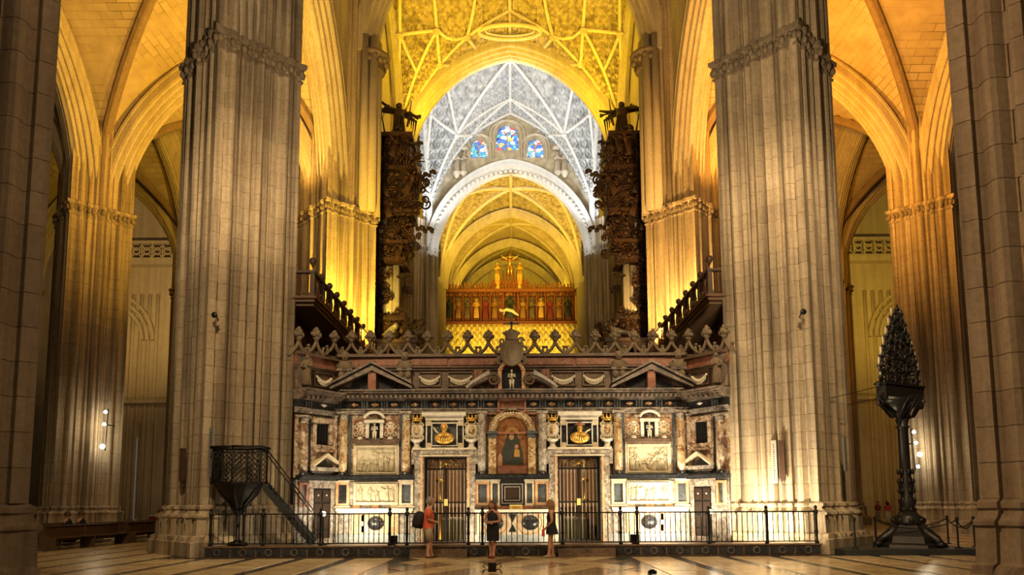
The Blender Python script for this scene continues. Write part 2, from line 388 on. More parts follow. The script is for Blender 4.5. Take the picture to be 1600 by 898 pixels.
def stone_mesh(spans, mat, jt=.004):                 # one ashlar: spans = [(side, t0, t1), ...]
    P = []
    for i, (s, t0, t1) in enumerate(spans):
        a = t0 + (jt if i == 0 else 0); b = t1 - (jt if i == len(spans) - 1 else 0)
        ts = [a] + [t for t, o in SIDE if a < t < b] + [b]
        if i and abs(t0) < 1e-6: ts = ts[1:]
        P += [pier_pt(s, t) for t in ts]
    n = len(P); Q = [P[0] * .9, P[-1] * .9]; mb = MB(); z0, z1 = .005, COURSE - .005
    V = [(p.x, p.y, z0) for p in P] + [(p.x, p.y, z1) for p in P] + [(q.x, q.y, z0) for q in Q] + [(q.x, q.y, z1) for q in Q]
    F = [(i, i + 1, n + i + 1, n + i) for i in range(n - 1)] + [(2 * n, 0, n, 2 * n + 2), (n - 1, 2 * n + 1, 2 * n + 3, 2 * n - 1)]
    F += [tuple([2 * n, 2 * n + 1] + list(range(n - 1, -1, -1))), tuple([2 * n + 3, 2 * n + 2] + list(range(n, 2 * n)))]
    mb.add(V, F); return mb.mesh('stone', mat, False)
CUT_A = [[(3, .0, .262)], [(3, .262, .56)], [(3, .56, .89)], [(3, .89, 1), (0, 0, .11)], [(0, .11, .44)], [(0, .44, .738)], [(0, .738, 1)]]
CUT_B = [[(3, .0, .44)], [(3, .44, .738)], [(3, .738, 1), (0, 0, .262)], [(0, .262, .56)], [(0, .56, 1)]]
STONES = {}
for mt in ('pier_stone', 'near_stone'):
    STONES[mt] = ([stone_mesh(c, M[mt]) for c in CUT_A], [stone_mesh(c, M[mt]) for c in CUT_B])
def moulded_base(mb, mi=0, wide=True):
    sq = lambda R: [p for p in outline(R, 0.0)]
    k = 1.0 if wide else .45
    stack(mb, [(0, sq(RP + .56 * k)), (.44, sq(RP + .56 * k)), (.47, sq(RP + .50 * k)), (.60, outline(RP + .40 * k, .6, .05)), (.64, outline(RP + .24 * k, .8, .06)), (1.16, outline(RP + .20 * k, .9, .06)), (1.20, outline(RP + .22 * k, .9, .11)),
               (1.26, outline(RP + .2 * k, .95, .12)), (1.33, outline(RP + .1 * k, 1, .07)), (1.42, outline(RP + .05 * k, 1, .035)), (1.46, outline(RP + .08 * k, 1, .08)), (1.54, outline(RP + .08 * k, 1, .08)), (1.60, outline(RP, 1))], mi)
def leaf_band(mb, zs, R, sides=range(4), n=15):
    for s in sides:
        for k in range(n):
            t = (k + .5) / n; p = pier_pt(s, t, R + .1); a = math.atan2(p.y, p.x)
            mb.ball((p.x, p.y, zs), .115, .9, .9, 1.25, 6, 4)
            if k % 2: mb.ball((p.x * 1.02, p.y * 1.02, zs + .14), .085, 1, 1, 1, 5, 4)
def ring_mb(z, R=RP):
    mb = MB(); stack(mb, [(z - .62, outline(R, 1, -.02)), (z - .6, outline(R + .07, .8)), (z - .52, outline(R + .07, .8)), (z - .48, outline(R, .9)), (z - .12, outline(R + .04, .8)), (z - .05, outline(R + .2, .6)), (z + .1, outline(R + .22, .6)), (z + .16, outline(R, 1, -.02))]); return mb
def pier(x, y, ztop, ring=True, stones=None, zstones=0, label=None, group='clustered stone piers of the nave', zring=SPR):
    s = -1 if x < 0 else 1
    mb = MB(); cz = [1.6]
    rows = []; z = 1.6; coarse = stones is None
    while z < ztop - .01:
        z2 = min(z + COURSE, ztop)
        if stones and z < zstones: rows += [(z, outline(RP, 1, -.035)), (z2, outline(RP, 1, -.035))]
        else: rows += [(z, outline(RP, 1, -.02)), (z + .012, outline()), (z2 - .012, outline()), (z2, outline(RP, 1, -.02))]
        z = z2
    stack(mb, rows)
    lv = [M['joint' if stones else 'pier_stone'], M['near_stone' if stones == 'near_stone' else 'pier_stone']]
    p = ob('pillar', mb, lv, None, (x, y, 0), kind='structure', label=label, group=None if label else group)
    b = MB(); moulded_base(b, 0, stones != 'near_stone'); ob('base', b, lv[1], p)
    if ring:
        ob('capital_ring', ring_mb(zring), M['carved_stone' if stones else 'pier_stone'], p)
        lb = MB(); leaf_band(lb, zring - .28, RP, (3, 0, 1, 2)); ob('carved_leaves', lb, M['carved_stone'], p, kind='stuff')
    if stones:
        k = 0; z = 1.6
        while z < min(zstones, ztop) - .1:
            if not (ring and zring - .62 < z + COURSE * .5 < zring + .1):
                for me in STONES[stones][k % 2]: link('stone', me, p, (0, 0, z))
            k += 1; z += COURSE
    return p
LAB = {-1: 'left', 1: 'right'}
for s in (-1, 1):
    pier(s * PX + (-.04 if s < 0 else -.2), PY[0], 15.5, False, 'near_stone', 11.4, 'huge clustered stone pier cut off by the %s edge of the photo' % LAB[s])
    pier(s * PX + (-.17 if s < 0 else 0), PY[1], 30.0, True, 'pier_stone', 21.5, 'pale clustered pier beside the %s' % ('iron pulpit with stairs' if s < 0 else 'end of the railing near the candelabrum'))
    pier(s * PX, PY[2], 36.5, True, None, 0, 'yellow lit pier rising behind the %s gallery balustrade' % LAB[s])
    pier(s * PX, PY[3], 36.5, True, None, 0, 'grey pier partly hidden by the %s organ' % LAB[s])
    pier(s * PX, PY[4], 30.0, True, None, 0, 'grey pier at the %s edge of the gilded altarpiece' % LAB[s], zring=27.2)
    pier(s * OX, PY[2], 26.0, True, None, 0, 'aisle pier with %s' % ('wall lamps above the pews' if s < 0 else 'lamps behind the candelabrum'))
    pier(s * OX, PY[3], 26.0, True, None, 0, 'far aisle pier mostly hidden behind the pier %s' % ('of the pulpit' if s < 0 else 'at the railing end'))
    pier(s * WX, PY[3] - .6, 26.0, True, None, 0, 'shadowed outer pier at the far %s beside the aisle' % LAB[s])
    pier(s * 33.2, 72.0, 34.0, True, None, 0, 'lit pier on the %s transept wall under a traceried gallery' % LAB[s], zring=27.2)
    pier(s * 44.5, 72.6, 34.0, True, None, 0, 'farther lit pier of the %s transept wall' % LAB[s], zring=27.2)
    # nave shafts carrying the high vault, with their own capitals
    for y in (PY[2], PY[3]):
        m = MB(); m.lathe([(.55, 0), (.55, NSP - SPR)], (0, 0, 0), 14)
        for dx, dy in ((.1, -.62), (.1, .62), (-.35, -.75), (-.35, .75)): m.lathe([(.24, 0), (.24, NSP - SPR)], (-s * dx - s * .1, dy, 0), 10)
        o = ob('pillar', m, M['arch_stone'], None, (s * 7.75, y, SPR), kind='structure', label='slender wall shaft above the %s %s pier' % ('yellow lit' if y == PY[2] else 'organ', LAB[s]))
        c = MB()
        c.lathe([(.62, -.9), (.72, -.8), (.62, -.7), (.7, -.3), (.95, -.05), (1.0, .1), (.62, .16)], (0, 0, NSP - SPR - .9), 14)
        for k in range(16):
            a = 2 * pi * k / 16; c.ball((.78 * cos(a), .78 * sin(a), NSP - SPR - 1.25 + .12 * (k % 2)), .16, 1, 1, 1.1, 6, 4)
        ob('capital', c, M['carved_stone'], o)

# ---------------------------------------------------------------- pointed arches
def pointed(x, s, r):                                 # height over the springing at distance x from the axis
    R = (s * s + r * r) / (2 * s); c = s - R; return sqrt(max(0, R * R - (min(abs(x), s) - c) ** 2))
def arch_frames(p0, p1, z0, r, n=22, inset=0.0):
    p0, p1 = Vector((*p0, 0)), Vector((*p1, 0)); mid = (p0 + p1) / 2; d = (p1 - p0); L = d.length; d /= L; s = L / 2 - inset
    bv = Vector((-d.y, d.x, 0)); R = (s * s + r * r) / (2 * s); c = s - R; a1 = math.atan2(r, -c)
    fr = []
    for i in range(n + 1):
        a = a1 * i / n; x, z = c + R * cos(a), R * sin(a); nx, nz = cos(a), sin(a)
        if i == n: nx = 0; nz = 1
        fr.append((x, z, nx, nz))
    out = []
    for x, z, nx, nz in fr: out.append((mid + d * x + Vector((0, 0, z0 + z)), d * nx + Vector((0, 0, nz)), bv))
    for x, z, nx, nz in reversed(fr[:-1]): out.append((mid - d * x + Vector((0, 0, z0 + z)), -d * nx + Vector((0, 0, nz)), bv))
    return out
def arch_prof(w, h):                                   # stepped and rolled orders, (across, outward from the soffit)
    half = [(.0, .02), (.16, .0), (.22, .06), (.25, .14), (.30, .14), (.34, .10), (.42, .12), (.46, .20), (.50, .30), (.56, .30), (.60, .25), (.68, .27), (.73, .36), (.77, .48), (.84, .48), (.88, .43), (.96, .46), (1.0, .56), (1.0, .86), (1.03, .88), (1.03, 1.0)]
    R = [(b * w, n * h) for b, n in half]; return R + [(-b, n) for b, n in reversed(R[1:])]
def arch(p0, p1, z0, r, w=.85, h=1.15, inset=1.65, mat='arch_stone', label=None, n=22, prof=None, group='moulded arches over the aisles'):
    m = MB(); m.sweep(prof or arch_prof(w, h), arch_frames(p0, p1, z0, r, n, inset))
    return ob('arch', m, M[mat], None, kind='structure', label=label, group=None if label else group)
def spandrel(name, p0, p1, z0, r, ztop, th=.7, h=1.1, inset=1.65, mat='arch_stone', label=None):
    fr = arch_frames(p0, p1, z0, r, 16, inset); m = MB(); d = (Vector((*p1, 0)) - Vector((*p0, 0))).normalized(); bv = fr[0][2]
    e0, e1 = Vector((*p0, 0)), Vector((*p1, 0)); lo = [(p + nv * (h * .9)) for p, nv, b in fr]
    lo = [Vector((e1.x, e1.y, z0)), Vector((lo[0].x, lo[0].y, z0))] + lo + [Vector((lo[-1].x, lo[-1].y, z0)), Vector((e0.x, e0.y, z0))]
    for a, b in zip(lo, lo[1:]):
        if (Vector((a.x, a.y)) - Vector((b.x, b.y))).length < 1e-4: continue
        A = [a - bv * th, b - bv * th, Vector((b.x, b.y, ztop)) - bv * th, Vector((a.x, a.y, ztop)) - bv * th]; B = [q + bv * 2 * th for q in A]
        m.hexa(A, B)
    return ob(name, m, M[mat], None, kind='structure', label=label)
AR = 8.2
for s in (-1, 1):
    L = LAB[s]
    for i, nm in ((0, 'nearest'), (1, 'second'), (2, 'organ')):
        a, b = (s * PX, PY[i]), (s * PX, PY[i + 1])
        arch(a, b, SPR, AR, label='%s arcade arch along the %s side of the nave' % (nm, L))
        spandrel('wall_' + L, a, b, SPR, AR, 37.0, label='%s bay of nave wall over the %s arcade' % (nm, L))
    arch((s * OX, PY[2]), (s * PX, PY[2]), SPR, AR, label='lit moulded arch crossing the %s aisle behind its first vault' % L)
    arch((s * OX, PY[1]), (s * OX, PY[2]), SPR, AR, label='arch from the %s aisle pier towards the camera' % L)
    arch((s * OX, PY[2]), (s * OX, PY[3]), SPR, AR, label='arch between the two far %s aisle piers' % L)
    arch((s * OX, PY[3]), (s * PX, PY[3]), SPR, AR, label='farther arch crossing the %s aisle' % L)
    arch((s * WX, PY[3]), (s * OX, PY[3]), SPR, AR, label='dark arch opening from the outer %s aisle to the transept' % L)
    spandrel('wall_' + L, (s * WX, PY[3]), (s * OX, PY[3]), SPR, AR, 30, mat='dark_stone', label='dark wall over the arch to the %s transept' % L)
    spandrel('wall_' + L, (s * OX, PY[3]), (s * PX, PY[3]), SPR, AR, 38, label='wall over the farther arch of the %s aisle' % L)
    spandrel('wall_' + L, (s * OX, PY[2]), (s * OX, PY[3]), SPR, AR, 27, label='wall over the arch between the far %s aisle piers' % L)
    arch((s * WX, PY[2]), (s * OX, PY[2]), SPR, AR, label='arch crossing the outer %s aisle' % L)
    # outer walls
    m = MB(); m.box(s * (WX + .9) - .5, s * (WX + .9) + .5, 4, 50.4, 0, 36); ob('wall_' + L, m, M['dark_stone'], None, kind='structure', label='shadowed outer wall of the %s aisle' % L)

# ---------------------------------------------------------------- vaults
def vault(name, x0, x1, y0, y1, z0, r, mat, n=36, amp=0.0, per=.62, label=None, ribs=(), rr=.16, ring=None, thick=True, domed=0.0, span=None, ribmat='rib_stone'):
    a = np.linspace(-1, 1, n + 1); u = np.sin(a * pi / 2) * .999
    U, V = np.meshgrid(u, u, indexing='ij'); sx, sy = (x1 - x0) / 2, (y1 - y0) / 2; cx, cy = (x0 + x1) / 2, (y0 + y1) / 2; s = span or min(sx, sy)
    R = (s * s + r * r) / (2 * s); c = s - R
    Af = lambda q: np.sqrt(np.maximum(0, R * R - (np.minimum(np.abs(q), 1) * s - c) ** 2))
    def zf(uu, vv): return z0 + np.maximum(Af(uu), Af(vv)) + domed * (1 - np.maximum(np.abs(uu), np.abs(vv)) ** 2)
    X, Y, Z = cx + U * sx, cy + V * sy, zf(U, V)
    arcl = lambda q: R * np.arctan2(Af(q), np.minimum(np.abs(q), 1) * s - c)
    inU = np.abs(U) <= np.abs(V)
    P = np.where(inU, Y, X); Q = np.where(inU, arcl(U) * np.sign(U), arcl(V) * np.sign(V))
    if amp:
        row = np.floor(Q / per); ph = P / per + .5 * (row % 2); fq = Q / per - row; fp = ph - np.floor(ph)
        rd = np.hypot(fp - .5, fq - .5); leaf = np.exp(-((rd - .33) / .075) ** 2) * (.75 + .25 * np.cos(8 * np.arctan2(fq - .5, fp - .5))) + .9 * np.exp(-(rd / .13) ** 2) + .8 * np.exp(-(np.minimum(fq, 1 - fq) / .07) ** 2)
        gx, gy = np.gradient(Z); dxu, dyv = np.gradient(X, axis=0), np.gradient(Y, axis=1)
        nx, ny = -gx / np.maximum(dxu, 1e-6), -gy / np.maximum(dyv, 1e-6); ln = np.sqrt(nx * nx + ny * ny + 1)
        X = X - amp * leaf * nx / ln; Y = Y - amp * leaf * ny / ln; Z = Z - amp * leaf / ln
    N = n + 1; verts = np.stack([X, Y, Z], -1).reshape(-1, 3).tolist()
    I = np.arange(N * N).reshape(N, N); F = np.stack([I[:-1, :-1], I[:-1, 1:], I[1:, 1:], I[1:, :-1]], -1).reshape(-1, 4)
    me = bpy.data.meshes.new(name); me.from_pydata(verts, [], F.tolist()); me.materials.append(M[mat])
    uvl = me.uv_layers.new(name='UVMap')
    fu = .5 * (np.abs(U[:-1, :-1] + U[1:, 1:])); fv = .5 * np.abs(V[:-1, :-1] + V[1:, 1:]); fin = (fu <= fv).reshape(-1, 1)
    PU = np.where(fin, Y.reshape(-1)[F], X.reshape(-1)[F]); aU = (arcl(U) * np.sign(U)).reshape(-1); aV = (arcl(V) * np.sign(V)).reshape(-1); QU = np.where(fin, aU[F], aV[F])
    uvl.data.foreach_set('uv', np.stack([PU, QU], -1).reshape(-1).astype(np.float32)); me.polygons.foreach_set('use_smooth', [True] * len(F)); me.update()
    o = link(name, me); tag(o, label=label, kind='structure')
    def pt(uu, vv, off=.05):
        return Vector((cx + uu * sx, cy + vv * sy, float(zf(np.float64(uu), np.float64(vv))) - off))
    for path in ribs:
        pts = []
        for (a0, b0), (a1, b1) in zip(path, path[1:]):
            k = max(3, int(14 * max(abs(a1 - a0), abs(b1 - b0)))); pts += [(a0 + (a1 - a0) * i / k, b0 + (b1 - b0) * i / k) for i in range(k)]
        pts.append(path[-1]); pts = [(sin(x * pi / 2) * .995, sin(y * pi / 2) * .995) for x, y in pts]
        q = [pt(x, y, .02 + amp * .75) for x, y in pts]; m = MB(); m.tube(q, rr, 8, False, 0, pi / 8); m.tube([p - Vector((0, 0, rr * .55)) for p in q], rr * .55, 6, True)
        ob('rib', m, M[{'carved_vault': 'lattice_stone', 'carved_vault_pale': 'pale_stone'}.get(mat, ribmat)], o)
    if ring:
        for (a0, b0, rad) in ring:
            p = pt(sin(a0 * pi / 2), sin(b0 * pi / 2), .12 + amp); m = MB(); rad *= .72; m.lathe([(rad * .3, -.14), (rad * .55, -.1), (rad * .75, -.02), (rad, .02), (rad, .1), (rad * .6, .16)], p + Vector((0, 0, .05)), 14, False)
            ob('boss', m, M['arch_stone' if mat != 'carved_vault_pale' else 'pale_stone'], o)
    return o, pt
stone('pale_stone', (.62, .60, .55), (.54, .52, .47), (.36, .34, .3), .3, .1)
DG = [[(-1, -1), (0, 0), (1, 1)], [(-1, 1), (0, 0), (1, -1)]]
for s in (-1, 1):
    L = LAB[s]; a, b = sorted((s * PX, s * OX)); c, d = sorted((s * OX, s * WX))
    vault('ceiling', a, b, PY[1], PY[2], SPR, 9.4, 'vault_web', 40, label='warm lit ashlar vault over the %s aisle' % L, ribs=DG, rr=.26, ring=[(0, 0, .7)])
    vault('ceiling', a, b, PY[2], PY[3], SPR, 9.4, 'vault_web', 30, label='dimmer farther vault of the %s aisle' % L, ribs=DG, rr=.26)
    vault('ceiling', c, d, PY[1], PY[2], SPR, 9.4, 'vault_web', 24, label='shadowed vault of the outer %s aisle' % L, ribs=DG, rr=.26)
    vault('ceiling', c, d, PY[2], PY[3], SPR, 9.4, 'vault_web', 24, label='farther shadowed vault of the outer %s aisle' % L, ribs=DG, rr=.26)
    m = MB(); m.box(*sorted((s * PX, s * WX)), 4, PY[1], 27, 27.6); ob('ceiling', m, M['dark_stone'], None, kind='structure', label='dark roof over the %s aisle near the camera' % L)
    m = MB(); m.box(*sorted((s * 9.0, s * 48)), 50.5, 76, 40, 40.6); ob('ceiling', m, M['arch_stone'], None, kind='structure', label='roof of the %s transept' % L)
star = [[(-1, -1), (0, 0)], [(1, -1), (0, 0)], [(0, -1), (0, 1)], [(-1, 0), (1, 0)]]
for q in (-1, 1):
    star += [[(q, 1), (q * .418, .54), (q * .24, .40), (0, .28)], [(q, 1), (q * .60, .50), (q * .418, .276)], [(q * .418, .54), (q * .418, .276), (q * .418, -.2)], [(q * .24, .40), (q * .418, .276), (q * .75, .3)], [(q * .24, .40), (q * .18, .1), (0, 0)],
             [(q, 1), (q * .75, .3), (q * .65, -.1)], [(q * .24, .40), (q * .2, .62)], [(q * .418, .54), (q * .3, .85)], [(q, 1), (q * .36, .76), (0, .66)], [(q * .60, .50), (q * .75, .3)]]
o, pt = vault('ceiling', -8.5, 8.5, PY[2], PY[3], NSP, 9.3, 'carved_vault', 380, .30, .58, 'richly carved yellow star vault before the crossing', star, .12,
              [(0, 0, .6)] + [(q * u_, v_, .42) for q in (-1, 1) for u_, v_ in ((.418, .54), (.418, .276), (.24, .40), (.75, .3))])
m = MB(); zr = min(pt(0, .58).z, pt(.2, .62).z) - .35; fr = [(2.25 * cos(2 * pi * k / 40), 48.0 + 1.15 * sin(2 * pi * k / 40), zr + .25 * sin(2 * pi * k / 40)) for k in range(41)]
m.tube(fr, .15, 8); m.tube([(x * .8, 48 + (y - 48) * .8, z + .12) for x, y, z in fr], .08, 6); ob('ring_rib', m, M['lattice_stone'], o)
star2 = DG + [[(0, -1), (0, 1)], [(-1, 0), (1, 0)], [(-1, 1), (-.3, .66), (0, .5), (.3, .66), (1, 1)], [(-1, 1), (-.66, .3), (-.5, 0)], [(1, 1), (.66, .3), (.5, 0)], [(-.3, .66), (-.4, .4), (-.66, .3)], [(.3, .66), (.4, .4), (.66, .3)],
              [(0, .5), (-.4, .4), (-.5, 0), (0, -.5)], [(0, .5), (.4, .4), (.5, 0), (0, -.5)], [(-1, 1), (-.4, .4)], [(-.66, .3), (-.95, 0)], [(.66, .3), (.95, 0)], [(-.3, .66), (0, .9), (.3, .66)]]
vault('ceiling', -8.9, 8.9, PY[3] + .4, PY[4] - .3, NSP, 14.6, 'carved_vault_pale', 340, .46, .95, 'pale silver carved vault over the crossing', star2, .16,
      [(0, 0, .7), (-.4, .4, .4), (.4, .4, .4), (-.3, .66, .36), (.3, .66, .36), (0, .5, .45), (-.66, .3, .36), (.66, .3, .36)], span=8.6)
tierc = DG + [[(-1, -1), (-.35, 0), (-1, 1)], [(1, -1), (.35, 0), (1, 1)], [(-1, 0), (1, 0)], [(0, -1), (0, 1)]]
for y0, y1, nm in ((69.6, 80, 'first'), (80, 89.5, 'second'), (89.5, 96.5, 'third')):
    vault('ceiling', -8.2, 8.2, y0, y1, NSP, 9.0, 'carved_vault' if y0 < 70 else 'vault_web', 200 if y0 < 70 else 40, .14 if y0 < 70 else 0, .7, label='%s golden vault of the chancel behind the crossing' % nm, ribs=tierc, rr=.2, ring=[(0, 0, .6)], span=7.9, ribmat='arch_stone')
# high transverse arches
def high_prof(w, h): return arch_prof(w, h)
for y, nm, mt in ((PY[2], 'great arch before the carved yellow vault', 'arch_stone'), (PY[3], 'great yellow moulded arch framing the silver crossing', 'arch_stone'), (PY[4], 'pale carved arch of the chancel opening', 'pale_stone'),
                  (80, 'first golden arch inside the chancel', 'arch_stone'), (89.5, 'second golden arch inside the chancel', 'arch_stone'), (96, 'last golden arch inside the chancel', 'arch_stone')):
    arch((-7.4, y), (7.4, y), NSP - .9, 8.7, w=.95 if y < 75 else .7, h=1.25 if y < 75 else .9, inset=0, mat=mt, label=nm, n=30)
# carved studs on the chancel opening arch
m = MB()
for p, nv, b in arch_frames((-7.4, PY[4]), (7.4, PY[4]), NSP - .9, 8.7, 26, -.62): m.ball(p + Vector((0, -.96, 0)), .2, 1, .7, 1, 6, 4); m.ball(p + nv * .42 + Vector((0, -.5, 0)), .12, 1, .7, 1, 6, 4)
ob('carved_studs', m, M['pale_stone'], bpy.data.objects[[o.name for o in COL.objects if o.get('label', '').startswith('pale carved arch')][0]], kind='stuff')
# wall ribs on the nave sides of the high bays
for s in (-1, 1):
    for y0, y1, z, r in ((PY[2], PY[3], NSP, 9.0), (PY[3], PY[4], NSP, 14.0)):
        arch((s * 8.35, y0), (s * 8.35, y1), z, r, w=.4, h=.6, inset=.7, label='wall rib of the %s vault on the %s' % ('yellow' if y0 == PY[2] else 'silver', LAB[s]), mat='arch_stone' if y0 == PY[2] else 'pale_stone')
    # chancel side walls, closed behind the great piers
    m = MB(); m.box(*sorted((s * 9.6, s * 10.4)), PY[4] + 1, 98, 0, 37); ob('wall_' + LAB[s], m, M['arch_stone'], None, kind='structure', label='side wall of the chancel on the %s' % LAB[s])
    # half columns carrying the chancel arches
    for y in (80, 89.5):
        m = MB(); m.lathe([(.8, 0), (.8, 27), (1.0, 27.1), (.8, 27.3), (1.1, 27.7), (.7, 27.8)], (0, 0, 0), 12); ob('pillar', m, M['arch_stone'], None, (s * 8.4, y, 0), kind='structure', label='%s half column of the chancel wall on the %s' % ('near' if y == 80 else 'far', LAB[s]))
m = MB(); m.box(-10, 10, 97.5, 98.3, 0, 40); ob('wall_back', m, M['arch_stone'], None, kind='structure', label='golden end wall behind the altarpiece')
# wall over the chancel opening with its three windows
def arcpoly(cx, z0, zs, hw, n=7): return [(cx - hw, z0), (cx + hw, z0)] + [(cx + hw * cos(pi * k / n), zs + hw * 1.15 * sin(pi * k / n)) for k in range(n + 1)]
lo = [(p.x, p.z) for p, nv, b in arch_frames((-7.4, 0), (7.4, 0), NSP - .9, 8.7, 16, -.95)]
hi = [(9.2 - 18.4 * k / 40, NSP - .4 + pointed(9.2 - 18.4 * k / 40, 9.3, 15.2)) for k in range(41)]
outer = [(-9.2, NSP - 1)] + lo[::-1] + [(9.2, NSP - 1)] + hi
WIN = []
for px0, px1, py0, py1 in ((778, 812, 196, 237), (738, 764, 218, 249), (826, 851, 218, 249)):
    a, b = at(px0, py1, PY[4]), at(px1, py0, PY[4]); hw = (b.x - a.x) / 2; WIN.append(((a.x + b.x) / 2, a.z, b.z - hw * 1.15, hw))
m = MB(); m.holed(outer, [arcpoly(*q) for q in WIN], PY[4] - .35, PY[4] + .45)
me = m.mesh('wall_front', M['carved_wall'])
uv = me.uv_layers.new(name='UVMap')
for lp in me.loops: v = me.vertices[lp.vertex_index].co; uv.data[lp.index].uv = (v.x, v.z)
wf = link('wall_front', me); tag(wf, label='carved wall with three stained glass windows above the chancel arch', kind='structure')
for i, (cx, z0, zs, hw) in enumerate(WIN):
    f = MB(); q = arcpoly(cx, z0, zs, hw + .3, 10); q2 = arcpoly(cx, z0 + .02, zs, hw, 10)
    pth = [Vector((x, PY[4] - .38, z)) for x, z in q[1:] + q[:1]]; f.tube(pth, .13, 6, False)
    pth = [Vector((x, PY[4] - .5, z)) for x, z in [(x * 1 + (x - cx) * .25, z) for x, z in q[1:] + q[:1]]]; f.tube(pth, .09, 6, False)
    g = MB(); g.prism(q2, .12, .18)
    win = ob('window_%d' % (i + 1), f, M['arch_stone'], None, kind='structure', label=['tall stained glass window in the middle over the chancel arch', 'small stained glass window left of the tall one', 'small stained glass window right of the tall one'][i])
    go = link('glass', g.mesh('glass', M['stained_glass']), win, (0, PY[4], 0))
    t = MB(); nm = 1
    t.box(cx - .05, cx + .05, PY[4] - .05, PY[4] + .1, z0, zs + hw * .4)
    for k in (-1, 1):
        t.tube([(cx + k * hw * .5 + hw * .5 * cos(a), PY[4] + .02, zs - hw * .1 + hw * .6 * sin(a)) for a in [pi * j / 8 for j in range(9)]], .045, 6)
    t.tube([(cx + hw * .3 * cos(a), PY[4] + .02, zs + hw * .68 + hw * .3 * sin(a)) for a in [2 * pi * j / 12 for j in range(13)]], .045, 6)
    for z in np.linspace(z0, zs, 5)[1:-1]: t.box(cx - hw, cx + hw, PY[4] + .05, PY[4] + .1, z - .02, z + .02)
    ob('tracery', t, M['arch_stone'], win)
# transept end walls seen through the aisle arches, with a traceried gallery
for s in (-1, 1):
    x0, x1 = sorted((s * 11, s * 48)); L = LAB[s]
    m = MB(); m.box(x0, x1, 73.2, 74, 0, 41); wl = ob('wall_' + L, m, M['arch_stone'], None, kind='structure', label='lit end wall of the %s transept under its gallery' % L)
    m = MB()
    for z, h in ((27.0, .5), (12.2, .35)): m.box(x0, x1, 72.2, 73.3, z, z + h)
    ob('cornice', m, M['arch_stone'], wl)
    m = MB(); m.box(x0, x1, 72.2, 72.5, 27.5, 27.75); m.box(x0, x1, 72.2, 72.5, 29.3, 29.6)
    for k in range(int((x1 - x0) / 1.1)):
        cx = x0 + .55 + k * 1.1; m.box(cx - .56, cx - .42, 72.25, 72.45, 27.6, 29.4)
        m.tube([(cx + .34 * cos(a), 72.35, 28.5 + .34 * sin(a)) for a in [2 * pi * j / 10 for j in range(11)]], .09, 6)
        for a in (pi / 4, 3 * pi / 4, 5 * pi / 4, 7 * pi / 4): m.tube([(cx + .34 * cos(a), 72.35, 28.5 + .34 * sin(a)), (cx + .65 * cos(a), 72.35, 28.5 + .9 * sin(a))], .07, 5)
    ob('gallery_tracery', m, M['arch_stone'], wl, kind='stuff')
    m = MB()
    for cx in (s * 31, s * 41):
        for dx in np.linspace(-3.4, 3.4, 9): m.lathe([(.2, 0), (.2, 24)], (cx + dx, 73.1, 0), 8)
        for k in range(3): m.sweep([(-.2, 0), (.2, 0), (.2, .3), (-.2, .3)], arch_frames((cx - 3 + k * .55, 72.9), (cx + 3 - k * .55, 72.9), 19, 4.5 - k * .7, 12))
    ob('wall_shafts', m, M['arch_stone'], wl)
    m = MB(); m.box(*sorted((s * 48, s * 48.8)), 50, 74, 0, 41); ob('wall_' + L, m, M['dark_stone'], None, kind='structure', label='outermost wall of the %s transept' % L)
# glowing strips added for blue light on shaft edges, no real windows
for n, (x, w_) in enumerate(((-39.35, .11), (-38.95, .05), (-37.55, .06))):
    f_ = MB(); frm = ((x - w_ - .1, x - w_), (x + w_, x + w_ + .1))
    for p, q in frm: f_.box(p, q, 72.8, 73.22, .2, 10.2)
    wo = ob('window_%d' % (n + 4), f_, M['arch_stone'], None, kind='structure', label='glowing strip added for blue light on the left transept shafts, %s of three' % ['leftmost', 'middle', 'rightmost'][n])
    g = MB(); g.box(x - w_, x + w_, 73.1, 73.16, .2, 10.2 - 1.5 * n); ob('glass', g, M['daylight'], wo)
# ---------------------------------------------------------------- floor
f = MB(); f.box(-50, 50, -8, 110, -.3, -.012); floor = ob('floor', f, M['floor_dark'], None, kind='structure', label='polished floor of cream marble tiles between dark bands')
def tile_mesh(w, d, mat):
    m = MB(); a, b = w / 2, d / 2; c = .008
    m.add([(-a, -b, -.03), (a, -b, -.03), (a, b, -.03), (-a, b, -.03), (-a, -b, -c), (a, -b, -c), (a, b, -c), (-a, b, -c), (-a + c, -b + c, 0), (a - c, -b + c, 0), (a - c, b - c, 0), (-a + c, b - c, 0)],
          [(0, 1, 5, 4), (1, 2, 6, 5), (2, 3, 7, 6), (3, 0, 4, 7), (4, 5, 9, 8), (5, 6, 10, 9), (6, 7, 11, 10), (7, 4, 8, 11), (8, 9, 10, 11)])
    return m.mesh('tile', mat)
tm = tile_mesh(1.12, 1.385, M['floor_cream']); cnt = 0
ROW = 1.43
for s in (-1, 1):
    for i in range(16):
        cx = s * (3.32 + .73 + 1.462 * i)
        for j in range(22):
            cy = 21.0 - ROW * (j + .5) if i < 5 else 21.0 + ROW * (6 - j + .5)
            if cy < 15.2 or (i < 5 and cy > 21.2) or cnt >= 262: continue
            if abs(cx) > cy * .72 + .8: continue
            link('tile', tm, floor, (cx, cy, 0)); cnt += 1
rest = MB()
for s in (-1, 1):
    for i in range(30):
        cx = s * (3.32 + .73 + 1.462 * i)
        for j in range(44):
            cy = 21.0 + ROW * (j - 4.5 + .0)
            if i < 16 and cy < 31: continue
            if abs(cx) > cy * .8 or abs(cx) < 12: continue
            rest.box(cx - .56, cx + .56, cy - .69, cy + .69, -.03, 0)
ob('distant_tiles', rest, M['floor_cream'], floor, kind='stuff')
